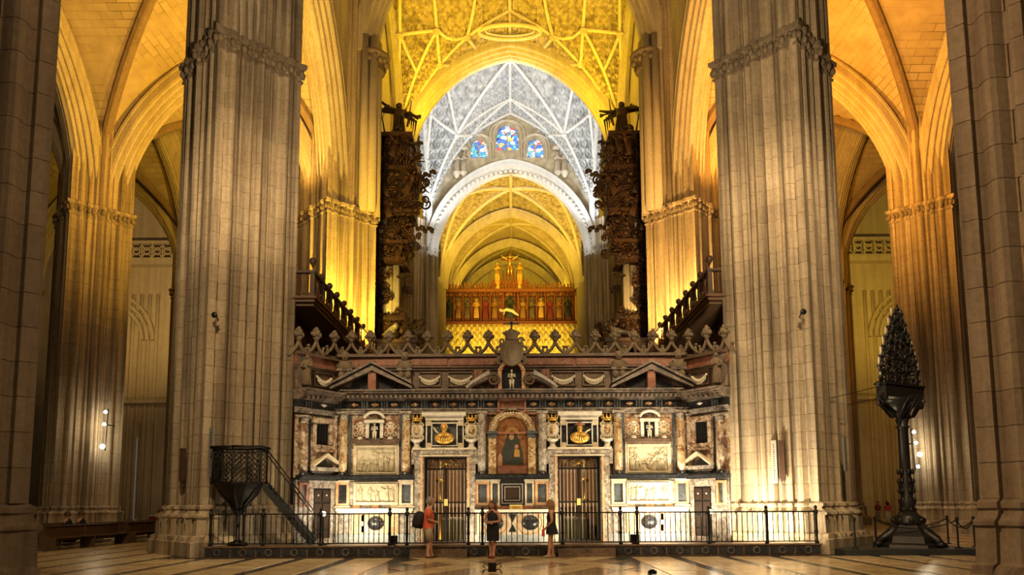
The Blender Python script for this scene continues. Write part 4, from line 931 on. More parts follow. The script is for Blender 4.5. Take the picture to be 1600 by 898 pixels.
# ---- attic pieces
def garland(px, py, w, s, out):
    p, n = face(px, py); t = n.cross(Vector((0, 0, 1))).normalized(); g = MB(); m = MB()
    P = [p + t * (w * (k / 10 - .5)) + n * out - Vector((0, 0, .17 * (1 - (k / 5 - 1) ** 2))) for k in range(11)]
    for k, q in enumerate(P): g.ball(q, .05 + .035 * sin(pi * k / 10), 1, 1, 1, 7, 5)
    for k in range(1, 10): g.ball(P[k] - Vector((0, 0, .07)), .04 + .02 * sin(pi * k / 10), 1, 1, 1, 6, 4)
    return g
for s in (-1, 1):
    for a, b in ((655, 690), (700, 740), (488, 519)):
        m = MB(); frame(m, a, 581, b, 604, 2, .12); pn = part('attic_panel', m, 'brown_marble', s)
        part('garland', garland((a + b) / 2, 589.5, (b - a) / 46.6 * .86, s, .12), 'ivory', s, pn)
    for px, top in ((542, 556), (634, 556)):
        m = MB(); pbox(m, px - 10, 580, px + 10, 606, .2); pbox(m, px - 12, 576, px + 12, 580, .28); br = part('attic_pier', m, 'cornice_marble', s)
        c = face(px, 576)[0]; g = MB(); g.lathe([(.24, 0), (.27, .12), (.2, .3), (.1, .36)], (c.x, YF - .12, c.z - .06), 10, True, 0, 1, .7); g.ball((c.x, YF - .2, c.z + .38), .13, .95, 1, 1.15, 10, 7); g.ball((c.x, YF - .33, c.z + .36), .03); g.ball((c.x, YF - .16, c.z + .44), .14, 1.05, 1, 1, 9, 6)
        for q in (-1, 1): scroll(g, (c.x + q * .2, YF - .2, c.z + .12), .11, 1.4, .04, q, pi / 2); g.ball((c.x + q * .12, YF - .2, c.z - .22), .12, 1, .8, 1.2, 8, 6)
        part('carved_bust', g, 'carved_stone', s, br)
    m = MB(); pbox(m, 461, 552, 480, 606, .2); part('attic_pier', m, 'cornice_marble', s)
    p, n = face(470, 604); g = MB(); g.join(figure(.98, True, 'front', 9), Matrix.Translation(p + n * .3 + Vector((0, 0, .05)))); part('herm', g, 'carved_stone', s)
    # triangular pediment
    z0, z1 = zb(610.5), zb(582); xl, xc, xr = face(522, 610)[0].x, face(607, 600)[0].x, face(648, 610)[0].x; xc = face(586, 600)[0].x
    ped = None
    for xq in (xl, xr):
        m = MB(); A = [Vector((xq, YF - .6, z0)), Vector((xc, YF - .6, z1)), Vector((xc, YF - .6, z1 + .17)), Vector((xq + (.02 if xq < xc else -.02), YF - .6, z0 + .1))]
        m.hexa(A, [q + Vector((0, .62, 0)) for q in A]); A = [q + Vector((0, -.1, .05)) for q in A]; m.hexa([A[3], A[2], A[2] + Vector((0, 0, .06)), A[3] + Vector((0, 0, .06))], [q + Vector((0, .72, 0)) for q in (A[3], A[2], A[2] + Vector((0, 0, .06)), A[3] + Vector((0, 0, .06)))])
        o_ = part('pediment', m, 'cornice_marble', s)
    m = MB(); m.box(xc - .13, xc + .13, YF - .5, YF, z0, z1 - .05); part('pediment_post', m, 'red_marble', s)
    m = MB(); m.prism([(xl + .3, z0), (xr - .3, z0), (xc, z1 - .1)], YF - .2, YF); part('tympanum', m, 'black_marble', s)
    # broken segmental pediment beside the middle niche
    a, b = face(731, 609)[0], face(768, 587)[0]; m = MB()
    P = [(Vector((a.x + (b.x - a.x) * sin(pi / 2 * k / 12), YF - .3, a.z + (b.z - a.z) * (1 - cos(pi / 2 * k / 12)) ** .0 * sin(pi / 2 * (k / 12) ** .8))),) for k in range(13)]
    m.tube([q[0] for q in P], [.07 + .06 * k / 12 for k in range(13)], 8, False, 0, pi / 4, 1.6); sgp = part('curved_pediment', m, 'cornice_marble', s)
    m = MB(); cc = face(772, 596)[0]; scroll(m, (cc.x, YF - .35, cc.z), .2, 1.7, .06, -1, pi / 2); m.ball((cc.x, YF - .35, cc.z), .07); part('volute', m, 'brown_marble', s, sgp)
    m = MB(); pbox(m, 779, 578, 784.5, 609, .3); pbox(m, 774, 596, 779, 610, .2); part('niche_side', m, 'orange_marble', s)
    m = MB(); pbox(m, 741, 578, 755, 606, .12); pbox(m, 743, 580, 746, 604, .16); pbox(m, 750, 580, 753, 604, .16); part('attic_pilaster', m, 'red_marble', s)
m = MB(); cz = face(800, 581)[0].z; m.tube([(.37 * cos(a), YF - .26, cz + .3 * sin(a)) for a in [pi * j / 14 for j in range(15)]], .07, 8, False); ob('niche_arch', MB().join(m, SI), M['orange_marble'], screen)
m = MB(); m.box(-.33, .33, -.06, .03, zb(609) , cz + .2); ob('niche_back', m, M['black_marble'], screen)
# shield trophy and cross on top
m = MB(); zt = zb(573); m.ball((0, -.3, zt + .42), .42, .95, .5, 1.15, 14, 9); m.ball((0, -.42, zt + .38), .26, .8, .6, 1.2, 12, 8)
for q in (-1, 1):
    scroll(m, (q * .4, -.3, zt + .55), .17, 1.5, .06, q, pi / 2); scroll(m, (q * .36, -.3, zt + .14), .15, 1.4, .055, -q, pi / 2); scroll(m, (q * .3, -.3, zt + .82), .12, 1.3, .045, q, 0)
crest = ob('crest', m, M['carved_stone'], screen)
m = MB(); m.lathe([(.2, 0), (.23, .05), (.2, .12), (.26, .22), (.14, .34), (.03, .4)], (0, -.25, zt + .85), 12); 
for k in range(8): a = 2 * pi * k / 8; m.ball((.25 * cos(a), -.25 + .25 * sin(a), zt + 1.1), .05)
ob('crown', m, M['carved_stone'], crest)
m = MB(); m.box(-.035, .035, -.29, -.22, zt + 1.2, zt + 1.62); m.box(-.27, .27, -.29, -.22, zt + 1.4, zt + 1.46); ob('cross', m, M['brown_marble'], crest)
# ---- crest of ogee arches with leafy finials
def finial_mesh():
    m = MB()
    for q in (-1, 1):
        P = [(q * .32, 0, 0), (q * .25, 0, .10), (q * .14, 0, .20), (q * .05, 0, .34), (0, 0, .46)]; m.tube(P, [.06, .055, .05, .05, .05], 7)
        P = [(q * .29, 0, .05), (q * .24, 0, .2), (q * .27, 0, .3)]; m.tube(P, [.05, .045, .02], 6); m.ball((q * .27, 0, .29), .05)
    m.lathe([(.05, .4), (.06, .5), (.10, .54), (.09, .58)], (0, 0, 0), 8)
    for k in range(7):
        a = 2 * pi * k / 7; m.ball((.11 * cos(a), .06 * sin(a), .64 + .03 * (k % 2)), .075, 1, .8, 1, 7, 5)
    m.ball((0, -.03, .68), .10, 1, .8, 1.1, 8, 6); m.ball((0, 0, .80), .065, 1, 1, 1.2, 7, 5); m.ball((-.07, 0, .76), .05); m.ball((.07, 0, .76), .05)
    return m.mesh('finial', M['carved_stone'])
fm = finial_mesh()
for s in (-1, 1):
    for px in (467, 494.5, 523, 550, 579, 609, 638.5, 669, 700, 731.5, 764):
        py = 556 if px > 520 else 554; p, n = face(px, 555); z = face(px, 555)[0].z - .03
        link('finial', fm, screen, (s * -p.x if s > 0 else p.x, p.y - YF - .02, z), (0, 0, (1 if s < 0 else -1) * math.atan2(n.x, -n.y) if px < 525 else 0), (1.12, 1.3, 1.05 if px > 520 else 1.15))

# ================================================================ THINGS STANDING IN THE SCREEN
def statue(px, py, h, s, label, mat='ivory', robe=False, arms='front', cat='statue', out=.16):
    p, n = face(px, py); o = ob('statue', figure(h, robe, arms, 10), M[mat], None, ((-p.x if s > 0 else p.x), p.y - out, p.z), label=label, cat=cat); return o
statue(586.5, 686.5, .56, -1, 'small pale statue in the shrine over the left stone relief')
statue(586.5, 686.5, .56, 1, 'small pale statue in the shrine over the right stone relief')
statue(800, 609.5, .66, -1, 'small pale statue in the arched niche at the middle of the attic', out=.2)
def bust(s, label):
    c = face(695, 694)[0]; m = MB(); m.ball((0, 0, .20), .33, 1, .42, .62, 16, 10)
    for k in range(9): a = -1.2 + 2.4 * k / 8; m.tube([(.30 * sin(a), -.12, .22 - .16 * cos(a)), (.2 * sin(a), -.16, .26), (.06 * sin(a), -.13, .40)], [.03, .03, .015], 5)
    o = ob('gilt_bust', m, M['gold'], None, ((-1 if s > 0 else 1) * c.x, YF - .19, c.z + .0), label=label, cat='sculpture')
    h = MB(); h.lathe([(.09, .34), (.075, .42)], (0, -.05, 0), 10); h.ball((0, -.07, .52), .115, .88, 1, 1.2, 12, 8); h.ball((0, -.19, .51), .028, .8, 1, 1.2, 6, 4); h.ball((0, -.15, .43), .07, .9, .8, .9, 8, 6); ob('head', h, M['gold'], o)
    h = MB(); h.ball((0, -.05, .58), .125, 1, 1, .95, 12, 8) if s < 0 else h.lathe([(.17, .6), (.18, .63), (.1, .66), (.05, .72)], (0, -.06, 0), 12); ob('cap', h, M['gold_matte' if s < 0 else 'red_marble'], o)
    h = MB(); q = -1 if s < 0 else 1; h.tube([(q * .16, -.08, .34), (q * .26, -.1, .42), (q * .36, -.1, .47 if s > 0 else .56)], [.035, .03, .02], 6); ob('attribute', h, M['ivory'], o)
bust(-1, 'gilt bust in the white framed panel over the left gate'); bust(1, 'gilt bust wearing a red cap in the white framed panel over the right gate')
# painted image of the Virgin
a, b = face(775, 741)[0], face(775, 678)[0]; hw = -a.x; zs = b.z + .05
m = MB(); m.prism([(-hw, 0), (hw, 0)] + [(hw * cos(pi * k / 14), zs - a.z + hw * sin(pi * k / 14)) for k in range(15)], 0, .05)
pic = ob('painting', m, M['old_painting'], None, (0, YF - .06, a.z), label='old arched painting of a veiled woman and child in the middle arch of the screen', cat='painting')
def flatfig(pts, y, mat, nm):
    m = MB(); m.prism(pts, y - .006, y); ob(nm, m, M[mat], pic)
def ell(cx, cz, rx, rz, n=16, a0=0, a1=2 * pi): return [(cx + rx * cos(a0 + (a1 - a0) * k / n), cz + rz * sin(a0 + (a1 - a0) * k / n)) for k in range(n)]
plain('dark_canvas', (.035, .022, .014), .4, 0, .5, 9); plain('halo_paint', (.40, .22, .06), .5); plain('robe_paint', (.03, .035, .03), .5, 0, .6, 9); plain('face_paint', (.36, .19, .09), .5); plain('veil_paint', (.06, .05, .05), .5)
flatfig(ell(0, 1.33, .24, .26), -.002, 'halo_paint', 'halo')
flatfig([(-.4, .32), (.38, .32), (.34, .75), (.24, 1.08), (.16, 1.36), (.0, 1.46), (-.16, 1.36), (-.24, 1.05), (-.36, .7)], -.006, 'robe_paint', 'robe')
flatfig(ell(-.02, 1.26, .085, .115), -.012, 'face_paint', 'face'); flatfig(ell(.15, .92, .065, .08), -.012, 'face_paint', 'child_face'); flatfig([(.06, .58), (.26, .58), (.24, .82), (.08, .84)], -.012, 'halo_paint', 'child_robe')
flatfig([(-.50, .28), (-.32, .28), (-.33, .62), (-.40, .72), (-.48, .6)], -.010, 'face_paint', 'kneeling_figure'); flatfig([(-hw + .03, .03), (hw - .03, .03), (hw - .03, .27), (-hw + .03, .27)], -.010, 'red_marble', 'lower_band')
# small framed painting over the altar
m = MB(); frame(m, 781, 753, 819, 789, 2.6, .16, wy=2.6); frame(m, 785.5, 757.5, 814.5, 784.5, 1.3, .15, wy=1.3); sp = ob('framed_picture', MB().join(m, SI), M['black_marble'], None, (0, YF, 0), label='small dark picture in a silver lined frame above the altar table', cat='painting')
m = MB(); frame(m, 783.6, 755.6, 816.4, 786.4, 1.1, .165, wy=1.1); frame(m, 788, 760, 812, 782, .9, .165, wy=.9); ob('silver_lining', MB().join(m, SI), M['tin_pipe'], sp)
m = MB(); pbox(m, 783.6, 755.6, 816.4, 786.4, .13); ob('canvas', MB().join(m, SI), M['dark_canvas'], sp)
p = face(806, 795.5)[0]; m = MB(); m.box(-.21, .21, -.15, -.12, 0, .15); cd = ob('altar_card', m, M['yellow_card'], None, (.12, YF - .25, p.z), label='yellow altar card standing on the white altar top', cat='card')
m = MB(); m.box(-.13, .13, -.155, -.15, .02, .11); ob('card_centre', m, M['gold_matte'], cd)
# ---- iron gates
for s in (-1, 1):
    L = LAB[s]; sg = -1 if s > 0 else 1; x0, x1 = sorted((sg * xa, sg * xb)); zt_ = zb(DT)
    g = empty('iron_gate', ((x0 + x1) / 2, YF + .25, PLZ), label='tall gate of upright steel bars in the %s doorway of the screen' % L, cat='gate'); hwid = (x1 - x0) / 2; H = zt_ - PLZ
    m = MB()
    for z in (.03, H * .46, H * .86, H - .04): m.box(-hwid, hwid, -.02, .02, z - .025, z + .025)
    m.box(-hwid, -hwid + .06, -.03, .03, 0, H); m.box(hwid - .06, hwid, -.03, .03, 0, H); m.box(-.03, .03, -.03, .03, 0, H * .86); ob('gate_frame', m, M['iron'], g)
    bm_ = MB(); bm_.lathe([(.016, 0), (.016, H * .4), (.03, H * .43), (.016, H * .46), (.016, H * .8), (.028, H * .83), (.016, H * .86), (.016, H)], (0, 0, 0), 8); bme = bm_.mesh('bar', M['steel_bar'])
    for k in range(11): link('bar', bme, g, (-hwid + .1 + (2 * hwid - .2) * k / 10, 0, 0))
    m = MB()
    for q in (-1, 1): scroll(m, (q * .14, 0, H * .93), .11, 1.4, .018, q, 0); scroll(m, (q * .4, 0, H * .93), .09, 1.3, .015, q, pi)
    m.ball((0, -.03, H * .93), .07, 1, .6, 1); ob('gilt_scrolls', m, M['gold'], g)
    m = MB(); m.box(-.06, .06, -.06, .0, H * .42, H * .5); ob('lock', m, M['yellow_card'], g)

# ================================================================ STEP AND RAILING BEFORE THE SCREEN
XS = 9.25
st = MB()
def slab_xy(mb, poly, z0, z1): n = len(poly); mb.add([(x, y, z0) for x, y in poly] + [(x, y, z1) for x, y in poly], [(k, (k + 1) % n, n + (k + 1) % n, n + k) for k in range(n)] + [tuple(range(n - 1, -1, -1)), tuple(range(n, 2 * n))])
for e, z0, z1 in ((0, .0, .30), (.04, .30, PLZ)): slab_xy(st, [(-XS - e, 21.35 - e), (XS + e, 21.35 - e), (6.85, 23.75), (6.85, 24.7), (-6.85, 24.7), (-6.85, 23.75)], z0, z1)
plat = ob('platform', st, M['brown_marble'], None, label='low marble step along the front of the choir screen', cat='step')
def torus(c, R, r, n=20): m = MB(); m.tube([(c[0] + R * cos(2 * pi * k / n), c[1], c[2] + R * sin(2 * pi * k / n)) for k in range(n + 1)], r, 6); return m
for k in range(24):
    x = -XS + .4 + k * (2 * XS - .8) / 23
    if 1.3 < abs(x) < 3.1: continue
    m = MB(); m.box(x - .36, x + .36, 21.325, 21.36, .05, .27); ob('slab', m, M['black_marble'], plat)
    ob('ring', torus((x, 21.325, .16), .095, .012), M['cornice_marble'], plat)
for s in (-1, 1):
    for j in range(2):
        x0, x1 = sorted((s * 1.35, s * 3.05)); m = MB(); m.box(x0, x1, 21.06 + .13 * j, 21.33, .0, .115 * (j + 1)); ob('stair_step', m, M['brown_marble'], plat)
RY = 21.46; RZ0, RZ1 = PLZ + .05, PLZ + .97
balm = MB().lathe([(.013, 0), (.013, .25), (.02, .27), (.02, .29), (.013, .31), (.014, .62), (.021, .64), (.014, .66), (.014, .9)], (0, 0, 0), 7).mesh('baluster', M['iron'])
postm = MB().lathe([(.06, 0), (.06, .06), (.035, .1), (.04, .3), (.055, .34), (.04, .4), (.04, .85), (.06, .9), (.06, 1.0), (.03, 1.02), (.05, 1.06), (.05, 1.1), (.015, 1.14)], (0, 0, 0), 12).mesh('post', M['iron'])
def px2x(px): return at(px, 830, RY).x
RP_ = [328, 380, 410, 500, 608, 635, 731, 753, 878, 969, 995, 1107, 1197, 1275]
secs = [(328, 500, 'railing section in front of the pulpit'), (500, 635, 'railing section before the left stone reliefs'), (635, 753, 'railing section before the left gate'), (753, 878, 'railing section before the altar table'),
        (878, 995, 'railing section before the right gate'), (995, 1107, 'railing section before the right stone reliefs'), (1107, 1276, 'railing section ending beside the right pale pier')]
for a, b, lab in secs:
    xa_, xb_ = px2x(a), px2x(b); r = empty('iron_railing', ((xa_ + xb_) / 2, RY, PLZ), label='black iron ' + lab, cat='railing', group='iron railing sections before the screen'); L = xb_ - xa_; h = L / 2
    m = MB(); m.box(-h, h, -.022, .022, .93, .97); ob('top_rail', m, M['iron'], r); m = MB(); m.box(-h, h, -.018, .018, .05, .08); ob('bottom_rail', m, M['iron'], r)
    for p in RP_:
        if a <= p < b or (b == 1276 and p == 1275): link('post', postm, r, (px2x(p) - (xa_ + xb_) / 2, 0, 0))
    n = round(L / .158)
    for k in range(n): link('baluster', balm, r, (-h + (k + .5) * L / n, 0, .06))
# small floodlights behind the railing
def floodlight(loc, rz, lab, tall=.0):
    o = empty('floodlight', loc, (0, 0, rz), label=lab, cat='floodlight'); m = MB(); m.box(-.12, .12, -.03, .1, .06 + tall, .24 + tall); m.box(-.14, .14, .02, .06, .02 + tall, .28 + tall); ob('housing', m, M['iron'], o)
    m = MB(); m.lathe([(.09, 0), (.09, .02), (.02, .04), (.02, .06 + tall)], (0, .03, 0), 10); ob('stand', m, M['iron'], o)
    m = MB(); m.box(-.1, .1, .1, .112, .08 + tall, .22 + tall); ob('lens', m, M['flood_glass'], o); return o
floodlight((px2x(611), RY + .22, PLZ), 0, 'small black floodlight at the foot of the railing before the left reliefs'); floodlight((px2x(993), RY + .22, PLZ), 0, 'small black floodlight at the foot of the railing before the right reliefs')
def lamp_post(px, lab):
    x = at(px, 800, 21.95).x; o = empty('lamp_stand', (x, 21.85, PLZ), label=lab, cat='lamp'); m = MB(); m.lathe([(.14, 0), (.14, .03), (.03, .06), (.03, .86), (.05, .88)], (0, 0, 0), 12); ob('stand', m, M['iron'], o)
    m = MB(); m.ball((0, 0, .95), .075, 1, 1, 1, 12, 8); ob('bulb', m, M['flood_glass'], o); l = bpy.data.lights.new('bulb_light', 'POINT'); l.energy = 30; l.color = (1, .85, .6); l.shadow_soft_size = .08; q = bpy.data.objects.new('bulb_light', l); q.location = (0, -.16, 1.06); q.parent = o; COL.objects.link(q)
lamp_post(506, 'glowing lamp on a thin stand by the left wing door'); lamp_post(1107, 'glowing lamp on a thin stand by the right wing door')

# ================================================================ IRON PULPIT
PXc, PYc = -8.42, 21.78; pz0, pz1 = 2.28, 3.34
pul = empty('pulpit', (PXc, PYc, PLZ), label='black wrought iron pulpit with pierced panels and a straight stair', cat='pulpit')
R6 = .84; hexp = [Vector((R6 * cos(pi / 6 + pi / 3 * k), R6 * .72 * sin(pi / 6 + pi / 3 * k), 0)) for k in range(6)]
def ring6(R, z0, z1): 
    m = MB(); P = [Vector((p.x * R / R6, p.y * R / R6, 0)) for p in hexp]; V = [(p.x, p.y, z) for z in (z0, z1) for p in P]
    return m.add(V, [(k, (k + 1) % 6, 6 + (k + 1) % 6, 6 + k) for k in range(6)] + [(5, 4, 3, 2, 1, 0), (6, 7, 8, 9, 10, 11)])
Z = lambda z: z - PLZ
ob('floor_plate', ring6(R6 + .06, Z(pz0) - .06, Z(pz0)), M['iron'], pul)
m = MB()
for k in range(6):
    a, b = hexp[k], hexp[(k + 1) % 6]; u = Vector((0, 0, 1)); m.tube([a * 1.08 + u * (Z(pz1)), b * 1.08 + u * Z(pz1)], .045, 6); m.tube([a + u * (Z(pz1) - .09), b + u * (Z(pz1) - .09)], .02, 5)
ob('handrail', m, M['iron'], pul)
for k in range(6):
    m = MB(); m.tube([hexp[k] + Vector((0, 0, Z(pz0))), hexp[k] + Vector((0, 0, Z(pz1)))], .028, 6); ob('corner_post', m, M['iron'], pul)
    if k == 5: continue
    a, b = hexp[k], hexp[(k + 1) % 6]; g = MB(); t = b - a; H = pz1 - pz0 - .1; u = Vector((0, 0, 1)); nx, nz = 5, 6
    for i in range(nx):
        for j in range(nz):
            c = a + t * ((i + .5) / nx) + u * (Z(pz0) + H * (j + .5) / nz); dx, dz = t / nx * .5, u * (H / nz * .5)
            for P in ([c - dx, c + dz], [c + dz, c + dx], [c + dx, c - dz], [c - dz, c - dx]): g.tube(P, .012, 4)
            g.ball(c, .022, 1, 1, 1, 5, 4)
    ob('pierced_panel', g, M['iron'], pul)
m = MB(); m.lathe([(.06, Z(.5) - .2), (.07, Z(1.4)), (.12, Z(1.45)), (.2, Z(1.5)), (.24, Z(1.62)), (.5, Z(1.85)), (.66, Z(2.05)), (.78, Z(pz0) - .05)], (0, 0, 0), 12, False, 0, 1, .72); ob('corbel', m, M['iron'], pul)
m = MB()
for k in range(6):
    a = pi / 6 + pi / 3 * k; e = Vector((cos(a), sin(a) * .72, 0)); m.tube([e * .7 + Vector((0, 0, Z(pz0) - .05)), e * .55 + Vector((0, 0, Z(1.9))), e * .28 + Vector((0, 0, Z(1.62))), e * .12 + Vector((0, 0, Z(1.3)))], [.05, .045, .04, .02], 6)
ob('brackets', m, M['iron'], pul)
m = MB(); m.lathe([(.3, 0), (.3, .08), (.12, .14), (.06, .2), (.055, 1.2)], (0, 0, 0), 12); ob('pedestal', m, M['iron'], pul)
sx0, sx1, sz0, sz1 = .80, 2.28, Z(pz0), .02; NS = 10
for q in (-.2, .2):
    m = MB(); m.hexa([(sx0, q - .02, sz0 - .26), (sx1, q - .02, sz1 - .02), (sx1 + .1, q - .02, sz1 + .16), (sx0, q - .02, sz0 + .02)], [(sx0, q + .02, sz0 - .26), (sx1, q + .02, sz1 - .02), (sx1 + .1, q + .02, sz1 + .16), (sx0, q + .02, sz0 + .02)]); ob('stringer', m, M['slate_paint'], pul)
    m = MB(); m.tube([(sx0 - .02, q, sz0 + .98), (sx1, q, sz1 + 1.0)], .022, 8); ob('stair_handrail', m, M['iron'], pul)
    for k in range(NS):
        f = (k + .5) / NS; x = sx0 + (sx1 - sx0) * f; z = sz0 + (sz1 - sz0) * f; m = MB(); m.tube([(x, q, z), (x, q, z + .98)], .010, 5); ob('stair_baluster', m, M['iron'], pul)
for k in range(NS):
    f = (k + .5) / NS; x = sx0 + (sx1 - sx0) * f; z = sz0 + (sz1 - sz0) * f; m = MB(); m.box(x - .12, x + .08, -.2, .2, z - .03, z); ob('tread', m, M['slate_paint'], pul)

for s, x, lab in ((-1, -1.98, 'table under an olive cloth behind the left gate'), (1, 2.1, 'table under an olive cloth behind the right gate')):
    t_ = empty('table', (x, 26.4, 0), label=lab, cat='table'); m = MB(); m.box(-.6, .6, -.4, .4, .0, 1.0); ob('cloth', m, M['olive_cloth'], t_); m = MB(); m.box(-.62, .62, -.42, .42, 1.0, 1.05); ob('tabletop', m, M['cream_marble'], t_)
# ================================================================ CANDELABRUM
CX, CY = 12.5, 22.4
pf = MB(); pf.box(at(1312, 862, 21.3).x, at(1535, 862, 21.3).x, 21.0, 24.2, .0, .17); podium = ob('podium', pf, M['slate_paint'], None, label='low dark podium under the tall bronze candelabrum', cat='podium')
can = empty('candelabrum', (CX, CY, .17), (0, 0, math.radians(28)), label='tall dark bronze candelabrum with a triangular crest of candle cups', cat='candelabrum')
zh = lambda py: at(1412, py, CY).z - .17
m = MB()
for k in range(3):
    a = 2 * pi * k / 3 - pi / 2; e = Vector((cos(a), sin(a), 0)); m.tube([e * .98 + Vector((0, 0, .08)), e * .9 + Vector((0, 0, .22)), e * .55 + Vector((0, 0, .42)), e * .36 + Vector((0, 0, .72))], [.13, .12, .16, .12], 8); m.ball(e * .98 + Vector((0, 0, .1)), .15, 1, 1, .7, 10, 6); scroll(m, tuple(e * .6 + Vector((0, 0, .35))), .16, 1.4, .05)
    for q in (-.5, .5): f_ = Vector((cos(a + q), sin(a + q), 0)); m.ball(f_ * .55 + Vector((0, 0, .3)), .2, 1, 1, .9, 9, 6)
m.lathe([(1.05, .0), (1.02, .09), (.88, .14), (.82, .34), (.62, .52), (.46, .7)], (0, 0, 0), 6, False); ob('base', m, M['bronze'], can)
m = MB(); m.lathe([(.40, .68), (.5, .74), (.42, .8), (.46, .9), (.3, 1.0), (.24, 1.1)], (0, 0, 0), 16)
for k in range(8): a = 2 * pi * k / 8; m.ball((.42 * cos(a), .42 * sin(a), .82), .09)
ob('collar', m, M['bronze'], can)
zc = zh(658); m = MB(); m.lathe([(.25, 1.05), (.2, 1.25), (.26, 1.4), (.17, 1.55), (.22, 1.9), (.16, 2.2), (.15, zc - .3), (.22, zc - .25), (.15, zc - .2), (.2, zc)], (0, 0, 0), 14)
for k in range(6):
    a = 2 * pi * k / 6
    for j in range(5): m.ball((.2 * cos(a), .2 * sin(a), 1.15 + .3 * j), .06, 1, 1, 1.6, 6, 4)
ob('shaft', m, M['bronze'], can)
zb1 = zh(627); m = MB(); m.lathe([(.2, zc), (.34, zc + .12), (.28, zc + .22), (.62, zb1 - .15), (.78, zb1)], (0, 0, 0), 12, True, 0, 1, .6)
for k in range(10): a = 2 * pi * k / 10; acanthus(m, (.36 * cos(a), .26 * sin(a), zc + .05), .75, .2 * cos(a), .25 * (1 if sin(a) < 0 else -1), 4)
ob('leafy_knop', m, M['bronze'], can)
zb2 = zh(607); W = .98; m = MB(); m.box(-W, W, -.16, .16, zb1, zb2); m.box(-W - .06, W + .06, -.2, .2, zb2, zb2 + .06); m.box(-W - .04, W + .04, -.18, .18, zb1 - .04, zb1)
for q in (-1, 1): scroll(m, (q * (W + .02), 0, zb1 - .12), .16, 1.5, .045, -q, pi / 2); m.ball((q * (W + .12), 0, zb2), .1)
ob('beam', m, M['bronze'], can)
m = MB(); m.box(-W + .1, W - .1, -.2, -.17, zb1 - .045, zb1 + .02); ob('light_strip', m, M['tin_pipe'], can)
zt2 = zh(492); Ht = zt2 - zb2; rnd = random.Random(3); g = MB()
def halfw(f): return W * (1.0 if f < .12 else (1.05 - .02) * (1 - ((f - .12) / .88) ** 1.25) + .04)
for k in range(95):
    f = .04 + .9 * rnd.random(); x = (rnd.random() * 2 - 1) * halfw(f) * .78; scroll(g, (x, (rnd.random() - .5) * .14, zb2 + Ht * f), .17 * (1.15 - f * .5), 1.4, .045, rnd.choice((-1, 1)), rnd.random() * 6)
for q in (-1, 1):
    g.tube([(q * halfw(f) * .93, 0, zb2 + .03 + Ht * f) for f in np.linspace(0, .97, 12)], .05, 6); g.tube([(q * halfw(f) * .55, 0, zb2 + .03 + Ht * f) for f in np.linspace(0, .9, 10)], .035, 6)
    for f in np.linspace(.05, .85, 8): g.tube([(q * halfw(f) * .55, 0, zb2 + Ht * f), (q * halfw(f) * .93, 0, zb2 + Ht * f + .1)], .03, 5)
g.box(-.04, .04, -.03, .03, zb2, zb2 + Ht * .92); ob('openwork_crest', g, M['bronze'], can)
cup = MB(); cup.lathe([(.03, 0), (.035, .12), (.075, .15), (.085, .19), (.05, .21), (.03, .22)], (0, 0, 0), 8); cupm = cup.mesh('candle_cup', M['bronze'])
cnd = MB(); cnd.lathe([(.026, 0), (.026, .26), (.01, .28)], (0, 0, .21), 7); cnm = cnd.mesh('candle', M['ivory'])
fgm = figure(.42, True, 'front', 7).mesh('apostle_figure', M['bronze'])
for q in (-1, 1):
    for i, f in enumerate(np.linspace(.03, .86, 7)):
        x = q * halfw(f) * .98; c_ = link('candle_cup', cupm, can, (x, 0, zb2 + Ht * f)); link('candle', cnm, c_)
        if i % 1 == 0: link('apostle_figure', fgm, can, (q * halfw(f) * .74, -.08, zb2 + Ht * f + .02))
link('apostle_figure', fgm, can, (0, -.06, zb2 + Ht * .9), (0, 0, 0), (1.2, 1.2, 1.2))
# stanchions and chains round the podium
SP_ = [(at(1365, 800, 22.0).x, 22.0), (at(1366, 800, 23.7).x, 23.7), (at(1478, 800, 23.7).x, 23.7), (at(1493, 800, 21.5).x, 21.5), (at(1517, 800, 21.9).x + .1, 22.0), (at(1333, 800, 21.4).x, 21.4)]
for k, (x, y) in enumerate(SP_):
    o = empty('barrier_post', (x, y, .17), label='black barrier post %s' % ['left of the candelabrum base holding a chain', 'behind the left front post of the candelabrum podium', 'behind the candelabrum on its right', 'at the right front edge of the podium', 'at the right end of the podium', 'thin and dim at the podium corner by the pale pier'][k], cat='post', group='barrier posts round the candelabrum')
    m = MB(); m.lathe([(.1, 0), (.1, .02), (.028, .04), (.028, .86)], (0, 0, 0), 10); ob('shaft', m, M['iron'], o); m = MB(); m.ball((0, 0, .9), .05); m.lathe([(.045, .82), (.045, .86)], (0, 0, 0), 10); ob('cap', m, M['iron'], o)
for k, (i, j, lab) in enumerate(((1, 0, 'short chain between the two left barrier posts'), (0, 3, 'long chain sagging before the candelabrum base'), (2, 4, 'chain sagging on the right side of the podium'), (3, 4, 'short chain at the right corner of the podium'), (1, 2, 'chain behind the candelabrum base'))):
    a, b = SP_[i], SP_[j]; m = MB(); P = [Vector((a[0] + (b[0] - a[0]) * t, a[1] + (b[1] - a[1]) * t, .17 + .84 - .26 * (1 - (2 * t - 1) ** 2))) for t in np.linspace(0, 1, 17)]; m.tube(P, [.016 + .006 * (q % 2) for q in range(17)], 6); ob('chain', m, M['iron'], None, label=lab, cat='chain', group='chains round the candelabrum')
for p0, p1, lab in (((1283, 628, 22.9), (1372, 607, 22.35), 'upper thin stay cable from the pale pier to the candelabrum'), ((1325, 635, 23.3), (1378, 624, 22.35), 'lower thin stay cable from the pale pier to the candelabrum')):
    m = MB(); m.tube([at(*p0), at(*p1)], .012, 5); ob('cable', m, M['iron'], None, label=lab, cat='cable')

